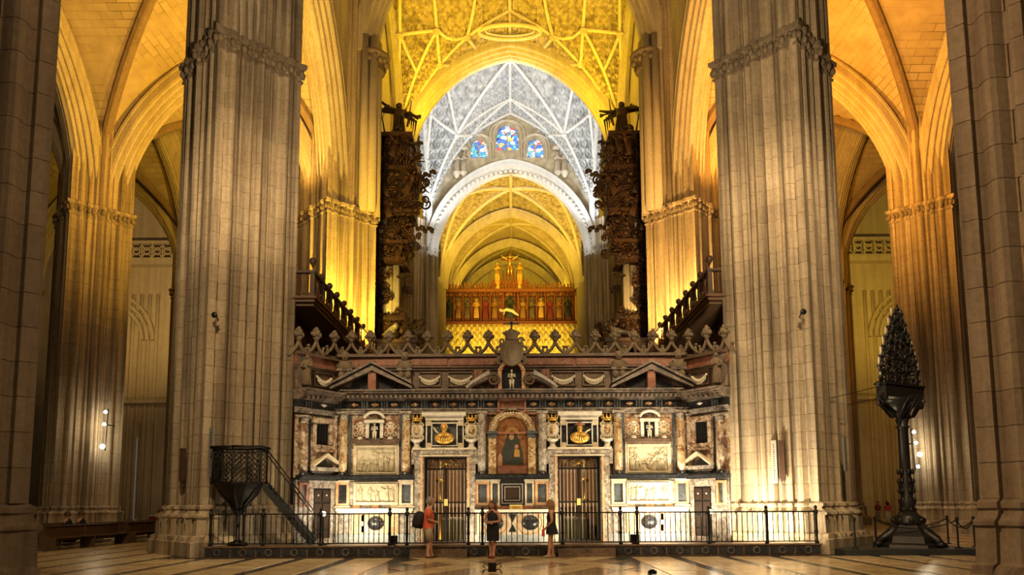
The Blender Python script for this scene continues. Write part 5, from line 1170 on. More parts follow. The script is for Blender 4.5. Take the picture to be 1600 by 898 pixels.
# ================================================================ PEWS
pw = empty('pew', (-16.6, 27.6, 0), label='long dark wooden pew nearest the pulpit pier', cat='pew', group='dark pews in the left aisle')
def pew_parts(p):
    m = MB(); m.box(-.02, .40, -2.4, 2.4, .42, .46); ob('seat', m, M['oak'], p)
    m = MB(); m.box(-.10, -.05, -2.4, 2.4, .3, .84); ob('backrest', m, M['oak'], p); m = MB(); m.box(-.24, .0, -2.45, 2.45, .84, .875); ob('book_shelf', m, M['oak'], p)
    for y in (-2.38, 0, 2.38): m = MB(); m.prism([(-.16, 0), (.36, 0), (.40, .42), (.05, .5), (.0, .84), (-.2, .84)], y - .03, y + .03); ob('end_panel', m, M['oak'], p)
    m = MB(); m.box(-.5, -.28, -2.3, 2.3, .14, .18); ob('kneeler', m, M['oak'], p)
pew_parts(pw)
for x, y, lab in ((-16.6, 33.0, 'second pew in line behind the pew nearest the pulpit pier'), (-18.0, 27.6, 'near pew of the second row with seated people on it'), (-18.0, 33.0, 'far pew of the second row in the left aisle'), (-19.4, 28.6, 'near pew of the third row close to the aisle pier'), (-15.2, 34.2, 'short view of a far pew beside the pulpit pier base')):
    q = copy_tree(pw); q.location = (x, y, 0); q['label'] = lab
# table with a red cloth at the far end
t = empty('table', (-21.5, 45.0, 0), label='far table with a dark red cloth beyond the pews', cat='table'); m = MB(); m.box(-1.3, 1.3, -.5, .5, .0, .95); ob('cloth', m, M['wine_cloth'], t); m = MB(); m.box(-1.35, 1.35, -.55, .55, .95, 1.0); ob('tabletop', m, M['white_cloth'], t)
cb = MB(); cb.box(-.5, .5, -.35, .35, 0, 1.35); cb.box(-.55, .55, -.4, .4, 1.35, 1.42); ob('cabinet', cb, M['sign_white'], None, (-17.9, 40.5, 0), label='white cabinet standing beyond the pews beside the pier', cat='cabinet')

# ================================================================ WALL LAMPS ON THE AISLE PIERS
for s, pts, lab in ((-1, ((165, 640), (163, 659), (160, 694)), 'wall bracket of three glowing bulbs on the left aisle pier'), (1, ((1428, 678), (1431, 695), (1437, 713), (1434, 732)), 'wall bracket of four glowing bulbs behind the candelabrum')):
    Y = 36.2; P = [at(px, py, Y) for px, py in pts]; o = empty('wall_lamp', P[1], label=lab, cat='lamp'); x0 = P[1]
    m = MB(); m.tube([P[0] - x0 + Vector((0, .25, .2)), P[-1] - x0 + Vector((0, .25, -.2))], .03, 6)
    for p in P: m.tube([p - x0 + Vector((0, .25, 0)), p - x0 + Vector((0, .06, 0))], .02, 5)
    m.tube([Vector((0, .25, 0)), Vector((-s * .0, 1.1, 0))], .03, 6); ob('bracket', m, M['iron'], o)
    for k, p in enumerate(P):
        m = MB(); m.ball(p - x0, .12 if k == len(P) - (1 if s < 0 else 2) else .08, 1, 1, 1, 12, 8); ob('bulb', m, M['lamp_glass'], o)
    l = bpy.data.lights.new('bulb_light', 'POINT'); l.energy = 45; l.color = (1, .80, .5); l.shadow_soft_size = .2; q = bpy.data.objects.new('bulb_light', l); q.location = Vector((0, -.45, -.2)); q.parent = o; COL.objects.link(q)

# ================================================================ SMALL THINGS ON THE PIERS
def sign(px, py0, py1, Y, rz, lab, mat, w=.2):
    a, b = at(px, py1, Y), at(px, py0, Y); h = b.z - a.z; o = empty('sign_board', a, (0, 0, rz), label=lab, cat='sign'); m = MB(); m.box(-w / 2, w / 2, -.02, .02, 0, h); ob('board', m, M[mat], o)
    m = MB(); rnd = random.Random(int(px))
    for k in range(16): z = h * (.06 + .055 * k); m.box(-w * .1, w * (.05 + .12 * rnd.random()), -.026, -.02, z, z + .035)
    ob('print', m, M['slate_paint'], o, kind='stuff')
sign(328, 665, 742, 21.75, math.radians(-35), 'tall narrow grey board fixed to the pulpit pier', 'grey_board', .22); sign(1211, 690, 757, 22.85, math.radians(-45), 'tall narrow white board on the right pale pier', 'sign_grey', .18)
m = MB(); m.box(-.09, .09, -.03, .03, 0, 1.25); m.ball((0, 0, 0), .09, 1, .33, 1.5, 10, 6); a = at(1223, 750, 22.65); ob('wooden_plaque', m, M['walnut'], None, a, (0, 0, math.radians(-45)), label='dark brown wooden plaque beside the narrow white board', cat='plaque')
m = MB(); m.box(-.09, .09, -.03, .03, 0, 1.0); m.ball((0, 0, 0), .09, 1, .33, 1.5, 10, 6); a = at(284, 746, 22.6); ob('wooden_plaque', m, M['walnut'], None, a, (0, 0, math.radians(45)), label='dark wooden plaque on the shaded face of the pulpit pier', cat='plaque')
m = MB(); m.box(-.09, .09, -.03, .03, 0, 1.1); a = at(1321, 738, 22.7); ob('sign_board', m, M['grey_board'], None, a, (0, 0, math.radians(45)), label='grey board on the shaded face of the right pale pier', cat='sign')
for px, lab in ((337, 'small black loudspeaker high on the pulpit pier'), (1255, 'small black loudspeaker high on the right pale pier')):
    a = at(px, 490, 21.85); o = empty('loudspeaker', a, label=lab, cat='loudspeaker'); m = MB(); m.lathe([(.05, -.08), (.1, .06), (.09, .08)], (0, 0, 0), 12); ob('horn', m.xf(Matrix.Rotation(pi / 2, 4, 'X')), M['iron'], o); m = MB(); m.tube([(0, .04, 0), (0.06 if px < 800 else -.06, .12, -.12), (0, .2, -.14)], .02, 6); ob('bracket', m, M['iron'], o)
# little floor lamp and cable box at the bottom edge
o = empty('floor_spotlight', at(768, 897, 15.95) * 1.0, label='small black spotlight with curled legs on the floor before the step', cat='spotlight'); o.location.z = 0; m = MB(); m.box(-.09, .09, -.08, .08, .06, .26); ob('housing', m, M['iron'], o); m = MB()
for q in (-1, 1): m.tube([(q * .08, 0, .1), (q * .16, 0, .12), (q * .22, 0, .02)], .014, 6); m.tube([(q * .08, 0, .2), (q * .18, 0, .24), (q * .2, 0, .16), (q * .15, 0, .16)], .013, 6)
ob('leg', m, M['iron'], o)
m = MB(); m.box(-.09, .09, -.06, .06, 0, .07); m.box(-.05, .05, -.03, .03, .07, .1); ob('junction_box', m, M['iron'], None, (at(1018, 897, 15.9).x, 15.9, 0), label='tiny black box lying on the floor at the bottom edge', cat='box')

# ================================================================ CHOIR GALLERIES WITH TURNED BALUSTERS
gb = MB().lathe([(.04, 0), (.045, .04), (.02, .1), (.04, .28), (.045, .36), (.016, .55), (.03, .62), (.016, .7), (.035, .78)], (0, 0, 0), 9).mesh('baluster', M['walnut_light'])
gp = MB(); gp.box(-.08, .08, -.055, .055, 0, .95); gp.box(-.11, .11, -.09, .09, .0, .14); gp.box(-.1, .1, -.08, .08, .86, .95); gpm = gp.mesh('post', M['walnut'])
gl = MB().lathe([(.03, .95), (.045, 1.0), (.09, 1.05), (.115, 1.13), (.09, 1.21), (.02, 1.25)], (0, 0, 0), 12).mesh('ball_finial', M['walnut'])
def scroll_panel():
    m = MB()
    for q in (-1, 1): scroll(m, (0, q * .22, .16), .17, 1.5, .035, q, pi / 2, 'yz', 16); m.ball((0, q * .42, .1), .07, .6, 1, 1, 6, 4)
    m.ball((0, 0, .22), .1, .6, 1, 1.2, 8, 5); return m
spm = scroll_panel().mesh('carved_scrolls', M['walnut_light'])
for s in (-1, 1):
    gx, gz = 7.02, 8.86; o = empty('gallery_balustrade', (s * gx, 24.2, gz), label='brown wooden gallery with turned balusters receding behind the screen, %s side' % LAB[s], cat='balustrade', group='wooden choir galleries')
    ys = [0, 1.2, 2.3, 3.45, 4.65, 5.9, 7.2, 8.45, 9.7, 10.7]
    for y in ys: p_ = link('post', gpm, o, (0, y, 0)); link('ball_finial', gl, p_, (0, 0, .0), (0, 0, 0), (1.15, 1.15, 1.15) if y == 0 else (1, 1, 1))
    for a, b in zip(ys, ys[1:]):
        for k in range(2): link('baluster', gb, o, (0, a + (b - a) * (k + 1) / 3, .1))
        link('carved_scrolls', spm, o, (s * -.08, (a + b) / 2, -.02))
    for k in range(4): link('baluster', gb, o, (s * (.3 + .27 * k), 0, .1))
    m = MB(); m.box(-.09, .09, 0, 10.8, .86, .95); m.box(*sorted((0, s * 1.5)), -.09, .09, .86, .95); ob('handrail', m, M['walnut'], o)
    m = MB(); m.box(*sorted((-s * .12, s * 2.0)), -.12, 10.8, -.2, .02); m.box(*sorted((-s * .2, s * 2.0)), -.2, 10.8, -.09, -.03); ob('floor_slab', m, M['walnut_light'], o)
    m = MB(); m.box(*sorted((-s * .06, s * 1.9)), .0, 10.7, -.32, -.2); m.box(*sorted((-s * .1, s * 1.9)), 4.2, 10.7, -.5, -.32); ob('lower_moulding', m, M['oak'], o)
    m = MB(); m.box(*sorted((s * 1.0, s * 1.9)), .4, 10.6, -8.4, -.32)
    for k in range(9): m.box(*sorted((s * .92, s * 1.0)), .6 + k * 1.12, .75 + k * 1.12, -6, -.35)
    ob('stall_back', m, M['walnut'], o)

# ================================================================ ORGANS
def angel_blowing(s):
    m = figure(2.0, True, 'out', 10, True); return m
pipe_m = MB(); pipe_m.lathe([(.04, 0), (.11, .35), (.11, 1.0)], (0, 0, 0), 10); 
def organ_pipe(x, y, z, r, h, par, mat='tin_pipe'):
    m = MB(); m.lathe([(r * .3, 0), (r, min(.5, h * .15)), (r, h)], (x, y, z), 10); return ob('pipe', m, M[mat], par)
ang_a = figure(1.7, True, 'out', 9, True).mesh('carved_angel', M['organ_oak']); ang_b = figure(1.5, False, 'up', 8).mesh('carved_cherub', M['organ_dark']); ang_c = figure(1.6, True, 'front', 9).mesh('carved_figure', M['organ_dark'])
def leaf_cluster(seed, R=.7, n=14):
    r = random.Random(seed); m = MB()
    for k in range(n):
        c = (r.uniform(-R, R), r.uniform(-.25, .25), r.uniform(-R, R)); scroll(m, c, r.uniform(.18, .34), 1.4, .07, r.choice((-1, 1)), r.random() * 6, 'xz', 14)
        m.ball((c[0] + r.uniform(-.2, .2), c[1] - .1, c[2]), r.uniform(.1, .2), 1, .8, r.uniform(.8, 1.4), 7, 5)
    for k in range(5): a = r.random() * 6; acanthus(m, (r.uniform(-R, R) * .7, -.2, r.uniform(-R, R) * .8), .6, .2, .1, 3)
    return m
lcs = [leaf_cluster(k).mesh('carved_foliage', M['organ_dark' if k % 2 else 'organ_oak']) for k in range(4)]
def spray():
    m = MB(); P = [(0, 0, 0), (.5, 0, .25), (1.0, 0, .2), (1.5, 0, .45)]; m.tube(P, [.12, .09, .07, .03], 7)
    for x, z, r_ in ((.5, .3, .16), (.8, .1, .13), (1.0, .34, .17), (1.25, .2, .14), (1.5, .5, .18), (1.35, .5, .12), (1.62, .38, .12)): m.ball((x, 0, z), r_, 1.2, .8, .8, 7, 5)
    m.tube([(.2, 0, .05), (.7, 0, -.35), (1.0, 0, -.8), (1.25, 0, -1.0)], [.08, .06, .05, .03], 6); return m
sprm = spray().mesh('leafy_bracket', M['organ_dark'])
for s in (-1, 1):
    L = LAB[s]; YO = 40.6; o = empty('pipe_organ', (s * 7.6, YO, 0), label='dark carved organ case topped by a trumpeting angel, on the %s side' % L, cat='organ', group='dark carved organs facing each other')
    X = lambda px: 7.6 - (800 - px) * YO / 1060.0        # offset of an inner edge, positive towards the nave
    q = -s
    ez = lambda py: at(600, py, YO).z
    def cs(name, pin, y0, y1, d0=0.0, d1=2.0, mat='organ_dark', xo=-1.5):
        m = MB(); m.box(*sorted((q * xo, q * X(pin))), d0, d1, ez(y1), ez(y0)); return ob(name, m, M[mat], o)
    for pin, y0, y1, d0 in ((640, 212, 262, .3), (647, 262, 330, .1), (640, 330, 376, .5), (634, 376, 408, .25), (622, 408, 500, .7), (632, 500, 560, .3)): cs('case', pin, y0, y1, d0)
    m = MB(); m.box(*sorted((q * -1.6, q * X(622))), .7, 2.0, 0.0, ez(560)); ob('case', m, M['walnut'], o)
    for pin, y in ((645, 210), (652, 262), (646, 330), (640, 378), (636, 405), (638, 498)): cs('cornice', pin, y - 3.5, y + 2, -.15, 2.1, 'organ_oak')
    for x_, y0, y1 in ((594.5, 332, 377), (599, 330, 377), (603.5, 332, 377)): organ_pipe(q * X(x_), .38, ez(y1), .1, ez(y0) - ez(y1), o)
    for x_, y0, y1 in ((601, 414, 486), (606, 411, 488), (610.5, 411, 490), (617, 409, 497), (621.5, 409, 499)): organ_pipe(q * X(x_), .55, ez(y1), .13, ez(y0) - ez(y1), o)
    r = random.Random(5)
    for px, py, me, sc in ((598, 258, 1, 1), (612, 240, 0, 1), (628, 236, 2, 1), (606, 300, 2, 1.1), (620, 262, 1, 1), (636, 300, 0, 1.1), (590, 300, 1, 1), (628, 345, 1, .9), (612, 335, 0, 1), (590, 398, 2, 1), (606, 402, 1, .9), (622, 402, 0, .9), (594, 520, 2, 1), (610, 524, 1, .9), (624, 520, 0, .8), (640, 265, 1, 1)):
        m_ = (ang_a, ang_b, ang_c)[me]; link(m_.name.split('.')[0], m_, o, (q * X(px), -.05 if sc < 1 else -.2, ez(py) - .2), (0, q * r.uniform(-.3, .5), r.uniform(-.5, .5)), (sc * .8,) * 3)
    for k, (px, py) in enumerate(((596, 232), (618, 222), (634, 250), (600, 275), (616, 285), (642, 285), (632, 320), (612, 318), (593, 318), (618, 350), (632, 365), (590, 392), (614, 390), (630, 392), (590, 430), (592, 465), (596, 505), (614, 508), (628, 505), (606, 530), (586, 360), (650, 300))):
        link('carved_foliage', lcs[k % 4], o, (q * X(px), .15, ez(py)), (0, r.uniform(-3, 3), 0))
    for px, py, rz_, sc in ((648, 276, 0, .9), (640, 348, .5, 1.0), (642, 222, .2, .55), (628, 430, .2, .45), (648, 250, -.3, .5)):
        link('leafy_bracket', sprm, o, (q * X(px - 6), .2, ez(py)), (0, rz_ * q, 0), (q * sc, 1, sc))
    # trumpeting angel
    a = ob('angel', figure(2.05, True, 'out', 11, True), M['organ_dark'], o, (q * X(621), .6, ez(208)), (0, 0, q * .5), (1.45, 1.45, 1.12))
    m = MB(); tx, tz = X(621), ez(207) + 1.72; m.tube([(q * (tx + .12), .8, tz + .08), (q * (tx + .55), .6, tz - .12), (q * (tx + 1.1), .5, tz - .34), (q * (tx + 1.32), .45, tz - .42)], [.035, .04, .05, .13], 8); m.tube([(q * (tx + .65) + .15 * cos(t), .58, tz - .17 + .15 * sin(t)) for t in np.linspace(0, 6.28, 15)], .03, 6); ob('trumpet', m, M['organ_dark'], o)
    for px, y0, y1 in ((588, 160, 212), (597, 150, 200), (632, 138, 180)): m = MB(); m.tube([(q * X(px), 1.2, ez(y1)), (q * (X(px) - (.35 if px < 600 else -.25)), 1.2, ez(y0))], [.07, .025], 6); ob('spear', m, M['organ_dark'], o)
    # horizontal trumpet pipes low on the case
    for k in range(4):
        m = MB()
        if s > 0: A, B = at(1000 - k * 3, 527 - k * 2, YO - .6 - .1 * k), at(938 + 9 * k, 507 + 4 * k, YO - 1.2 - .15 * k)
        else: A, B = at(598 + 2 * k, 522 - 2 * k, YO - .6 - .1 * k), at(618 + k, 513 - 2 * k, YO - 1.2 - .15 * k)
        w_ = Vector((s * 7.6, YO, 0)); m.tube([A - w_, B - w_], [.06, .16], 10); ob('trumpet_pipe', m, M['tin_pipe' if k != 1 else 'sage_paint'], o)
    # loft parapet and its carved finial
    lf = MB(); x0, x1 = sorted((s * 4.9, s * 7.1)); lf.box(x0, x1, 35.6, 37.0, 0.0, 9.85); lf.box(x0 - .1, x1 + .1, 35.5, 37.1, 9.85, 10.05); lo_ = ob('loft_parapet', lf, M['walnut'], None, label='dark wooden loft parapet under the organ on the %s side' % L, cat='parapet')
    for k in range(5):
        m = MB(); xx = x0 + .4 + k * (x1 - x0 - .8) / 4; m.box(xx - .28, xx + .28, 35.52, 35.6, 8.3, 9.5); ob('panel', m, M['walnut_light'], lo_)
    a = at(644 if s < 0 else 946, 531, 36.0); f_ = empty('carved_finial', (a.x, 36.0, 10.05), label='dark carved foliage ornament on the loft parapet of the %s side' % L, cat='ornament'); link('foliage', lcs[1], f_, (0, 0, .55), (0, 0, 0), (.75, 1.2, .7)); m = MB(); m.lathe([(.25, 0), (.18, .1), (.12, .3)], (0, 0, 0), 10); ob('foot', m, M['walnut'], f_)

# statues under canopies beside the stained glass
for s in (-1, 1):
    for k, px in enumerate((716, 727)):
        c = at(px, 268, PY[4] - .6); st_ = ob('niche_statue', figure(2.1, True, 'front', 8), M['arch_stone'], wf, (s * -abs(c.x), c.y, c.z - 1.2 * k * 0))
        m = MB(); m.lathe([(.55, 2.3), (.5, 2.6), (.3, 2.8), (.35, 3.0), (.05, 3.9)], (0, 0, 0), 7); m.lathe([(.15, -.7), (.45, -.1), (.45, 0)], (0, 0, 0), 7); ob('niche_canopy', m, M['arch_stone'], st_)

# ================================================================ GILDED ALTARPIECE
YR = 82.0
alt = empty('altarpiece', (0, YR, 0), label='huge gilded altarpiece with a row of niche figures under a carved canopy', cat='altarpiece')
rp = lambda px, py: at(px, py, YR)
x0, x1 = rp(693, 480).x, rp(904, 480).x; zA, zB, zC = rp(800, 447).z, rp(800, 458).z, rp(800, 503).z; zM = rp(800, 497).z
m = MB(); m.box(x0, x1, .1, 1.2, zC, zB); ob('canopy_back', m, M['retable_wood'], alt)
m = MB(); m.box(x0 - .2, x1 + .2, -.5, 1.2, zC - .25, zC); m.box(x0 - .1, x1 + .1, -.7, 1.2, zB, zB + .35); ob('canopy_cornice', m, M['retable_wood'], alt)
m = MB(); rnd = random.Random(9)
for k in range(46):
    x = x0 + (x1 - x0) * (k + .5) / 46; m.lathe([(.1, 0), (.16, .15), (.06, .35), (.12, .5), (.02, .75 + .25 * (k % 2))], (x, -.5, zB + .3), 6); scroll(m, (x, -.62, zB + .05), .17, 1.3, .05, 1 if k % 2 else -1, 0, 'xz', 12); m.ball((x, -.6, zB - .35), .12, 1, .8, 1.5, 6, 4)
ob('openwork_cresting', m, M['retable_wood'], alt, kind='stuff')
NI = [(703 + 14.2 * k, 9) for k in range(6)] + [(798, 15)] + [(818 + 14.1 * k, 9) for k in range(6)]
robes = ['robe_paint', 'aged_gilt', 'brown_marble', 'gold_matte', 'wine_cloth', 'aged_gilt']
for i, (px, w_) in enumerate(NI):
    c = rp(px, 495); hw = w_ * .5 * YR / 1075; h = zB - .3 - c.z
    m = MB(); m.box(c.x - hw, c.x + hw, .02, .1, zM, zM + 2.9); ni = ob('niche', m, M['brown_marble'], alt)
    m = MB(); m.tube([(c.x + hw * cos(a), -.15, zM + 2.2 + hw * 1.5 * sin(a)) for a in np.linspace(0, pi, 11)], .07, 5); acanthus(m, (c.x, -.2, zM + 2.9), .9, .35, .1, 5); ob('canopy', m, M['retable_wood'], alt)
    m = MB(); m.box(c.x - hw, c.x + hw, -.25, .1, zM - .35, zM); ob('sill', m, M['retable_wood'], alt)
    if i != 6: ob('niche_figure', figure(2.35, True, ('front', 'down', 'front')[i % 3], 8), M[robes[i % 6]], alt, (c.x, -.12, zM))
    xx = c.x - hw - .2; m = MB(); m.lathe([(.13, 0), (.1, .3), (.1, 3.4), (.16, 3.6), (.02, 4.3)], (xx, -.3, zC), 6); ob('colonnette', m, M['retable_wood'], alt)
m = MB(); m.lathe([(.13, 0), (.1, .3), (.1, 3.4), (.16, 3.6), (.02, 4.3)], (x1 - .25, -.3, zC), 6); ob('colonnette', m, M['gold_matte'], alt)
c = rp(798, 495); ob('mourning_figure', figure(2.7, True, 'front', 9), M['robe_paint'], alt, (c.x, -.2, zM))
m = MB(); m.tube([(-1.0, 0, .6), (-.4, -.1, .8), (.3, -.1, .62), (.6, -.1, .35), (1.0, -.05, .1)], [.13, .2, .2, .15, .09], 8); m.ball((-1.1, 0, .75), .18); m.tube([(-.5, -.1, .75), (-.7, -.25, .4), (-.75, -.25, .1)], [.08, .06, .05], 6); ob('lying_figure', m, M['ivory'], alt, (c.x, -.5, zM + .1))
m = MB(); z0 = zB + .35
for k in range(11): m.lathe([(.2, 0), (.13, .6), (.17, .8), (.03, 1.3 + .34 * (5 - abs(k - 5)))], (c.x - 2.0 + .4 * k, -.4, z0), 7); scroll(m, (c.x - 2.0 + .4 * k, -.5, z0 + .6 + .1 * (k % 3)), .28, 1.4, .08, 1, 0)
ob('central_gable', m, M['retable_wood'], alt)
g = MB(); rnd = random.Random(4)
for k in range(90):
    x = x0 + (x1 - x0) * rnd.random(); scroll(g, (x, -.2, zM + 2.75 + rnd.random() * 1.1), .2, 1.3, .055, 1 if k % 2 else -1, rnd.random() * 6, 'xz', 12)
ob('gilt_tracery', g, M['gold_matte'], alt, kind='stuff')
zx = rp(797, 402).z; m = MB(); m.box(c.x - .12, c.x + .12, -.1, .1, z0, zx + .5); m.box(c.x - 1.1, c.x + 1.1, -.1, .1, zx - .35, zx - .12); ob('cross', m, M['retable_wood'], alt)
ob('crucified_figure', figure(2.5, False, 'up', 9), M['gold'], alt, (c.x, -.3, zx - 2.35))
for dx, px in ((-1, 779), (1, 813)): ob('standing_figure', figure(2.3, True, 'front', 9), M['gold'], alt, (rp(px, 420).x, -.3, z0 + 1.1)); m = MB(); m.lathe([(.4, 0), (.3, .4), (.4, 1.1)], (rp(px, 420).x, -.3, z0), 8); ob('pedestal', m, M['gold_matte'], alt)
xb0, xb1 = rp(686, 540).x, rp(910, 540).x; m = MB(); m.box(xb0, xb1, .0, 1.3, 0, zC - .25); ob('body', m, M['gilt_body'], alt)
g = MB()
for r_ in range(8):
    for k in range(26):
        x = xb0 + (xb1 - xb0) * (k + .5) / 26; z = zC - .7 - r_ * .85; g.ball((x, -.08, z), .22, 1, .8, 1.3, 7, 5); scroll(g, (x + .3, -.1, z - .3), .2, 1.3, .06, 1 if (k + r_) % 2 else -1, r_, 'xz', 12)
ob('gilt_carving', g, M['gilt_body'], alt, kind='stuff')
for px in (689, 907): m = MB(); x = rp(px, 520).x; m.box(x - .25, x + .25, -.25, .2, 8, zC + .2); ob('pilaster', m, M['retable_wood'], alt)

# ================================================================ INSIDE THE CHOIR, SEEN THROUGH THE GATES
m = MB(); m.box(-6.6, 6.6, 34.6, 34.9, 0, 5.4); bs = ob('choir_stalls', m, M['walnut'], None, label='carved wooden choir stalls dimly seen through the gates', cat='choir stalls')
for k in range(16):
    x = -6.2 + k * .827; m = MB(); m.box(x - .33, x + .33, 34.5, 34.6, 1.4, 3.4); m.tube([(x + .33 * cos(a), 34.5, 3.4 + .4 * sin(a)) for a in np.linspace(0, pi, 9)], .05, 5); ob('stall_panel', m, M['walnut_light'], bs); m = MB(); m.box(x - .38, x + .38, 34.0, 34.6, .5, .6); ob('stall_seat', m, M['walnut'], bs)
    if k % 2: ob('gilt_figure', figure(1.0, True, 'front', 7), M['gold_matte'], bs, (x, 34.42, 3.9))
for s in (-1, 1):
    x = s * 2.4; o = empty('bench', (x, 30, 0), label='wooden bench with a white paper seen through the %s gate' % LAB[s], cat='bench'); m = MB(); m.box(-.9, .9, -.25, .25, .9, 1.0); m.box(-.9, .9, .2, .25, .0, .95); ob('desk', m, M['oak'], o); m = MB(); m.box(-.25, .25, -.2, .1, 1.0, 1.03); ob('paper', m, M['white_cloth'], o)
    o = empty('lectern', (x + s * .5, 28.2, 0), label='tall gilded candle stand seen through the %s gate' % LAB[s], cat='candle stand'); m = MB(); m.lathe([(.35, 0), (.3, .1), (.08, .2), (.07, 1.6), (.16, 1.7), (.05, 1.8), (.05, 2.4), (.18, 2.5), (.04, 2.6)], (0, 0, 0), 12); ob('stem', m, M['gold'], o); m = MB(); m.lathe([(.05, 0), (.05, .7), (.01, .75)], (0, 0, 2.55), 8); ob('candle', m, M['ivory'], o)

# ================================================================ PEOPLE
def skin_mesh(name, J, E, mat, parent=None, levels=2):
    names = list(J); me = bpy.data.meshes.new(name); me.from_pydata([J[k][0] for k in names], [(names.index(a), names.index(b)) for a, b in E], []); me.materials.append(M[mat])
    o = link(name, me, parent); md = o.modifiers.new('skin', 'SKIN'); md.use_smooth_shade = True
    for i, k in enumerate(names):
        sv = me.skin_vertices[0].data[i]; r = J[k][1]; sv.radius = r if isinstance(r, tuple) else (r, r); sv.use_root = (k == 'pelvis' or i == 0)
        if i and k == 'pelvis': me.skin_vertices[0].data[0].use_root = False
    sb = o.modifiers.new('sub', 'SUBSURF'); sb.levels = sb.render_levels = levels; return o
def body(h, arms, legs, lean=0.0, w=1.0):
    # arms: {side: (elbow, wrist)} in metres relative to the body, legs: {side: (hip dx, knee, ankle, toe)}
    J = {}; E = []; q = lambda z: lean * max(0, z - .53 * h)
    J['pelvis'] = ((0, 0, .53 * h), (.088 * h * w, .066 * h)); J['waist'] = ((0, q(.62 * h), .62 * h), (.076 * h * w, .056 * h)); J['chest'] = ((0, q(.73 * h), .73 * h), (.092 * h * w, .062 * h)); J['collar'] = ((0, q(.805 * h), .805 * h), (.062 * h, .045 * h)); J['neck'] = ((0, q(.86 * h) - .004, .865 * h), (.031 * h, .033 * h))
    E += [('pelvis', 'waist'), ('waist', 'chest'), ('chest', 'collar'), ('collar', 'neck')]
    for s in (-1, 1):
        n = 'l' if s < 0 else 'r'; sh = Vector((s * .104 * h * w, q(.80 * h), .795 * h)); el, wr = [Vector(p) for p in arms[s]]
        J[n + 'sh'] = (tuple(sh), .036 * h); J[n + 'el'] = (tuple(el), .024 * h); J[n + 'fo'] = (tuple(el * .45 + wr * .55), .021 * h); J[n + 'wr'] = (tuple(wr), .016 * h)
        E += [('collar', n + 'sh'), (n + 'sh', n + 'el'), (n + 'el', n + 'fo'), (n + 'fo', n + 'wr')]
        d = (wr - el).normalized(); side = d.cross(Vector((0, -1, .3))).normalized(); side = side if side.length > .1 else Vector((1, 0, 0)); pm = wr + d * .05; J[n + 'pm'] = (tuple(pm), (.02 * h, .013 * h)); E.append((n + 'wr', n + 'pm')); curl = d.cross(side)
        for k, ln in enumerate((.062, .070, .066, .052)):
            b = pm + side * (.018 * (k - 1.5)) + d * .03; m_ = b + d * ln * .55 + curl * .006; t = m_ + d * ln * .4 + curl * .02
            for nm, p, r in (('a', b, .0095), ('b', m_, .0088), ('c', t, .0075)): J['%sf%d%s' % (n, k, nm)] = (tuple(p), r)
            E += [(n + 'pm', '%sf%da' % (n, k)), ('%sf%da' % (n, k), '%sf%db' % (n, k)), ('%sf%db' % (n, k), '%sf%dc' % (n, k))]
        tb = wr + d * .03 - side * .035; tt = tb + d * .045 - side * .02; J[n + 'ta'] = (tuple(tb), .0105); J[n + 'tb'] = (tuple(tt), .0088); E += [(n + 'wr', n + 'ta'), (n + 'ta', n + 'tb')]
        hp, kn, an = legs[s]; J[n + 'hp'] = (hp, .058 * h * w); J[n + 'th'] = (tuple((Vector(hp) * .5 + Vector(kn) * .5)), .047 * h * w); J[n + 'kn'] = (kn, .033 * h); J[n + 'ca'] = (tuple(Vector(kn) * .62 + Vector(an) * .38 + Vector((0, .012, 0))), .034 * h); J[n + 'an'] = (an, .021 * h); J[n + 'he'] = ((an[0], an[1] + .035, .035), .022 * h); J[n + 'ba'] = ((an[0] + s * .012, an[1] - .10, .026), (.026 * h, .014 * h)); J[n + 'to'] = ((an[0] + s * .016, an[1] - .155, .02), (.022 * h, .010 * h))
        E += [('pelvis', n + 'hp'), (n + 'hp', n + 'th'), (n + 'th', n + 'kn'), (n + 'kn', n + 'ca'), (n + 'ca', n + 'an'), (n + 'an', n + 'he'), (n + 'an', n + 'ba'), (n + 'ba', n + 'to')]
    return J, E
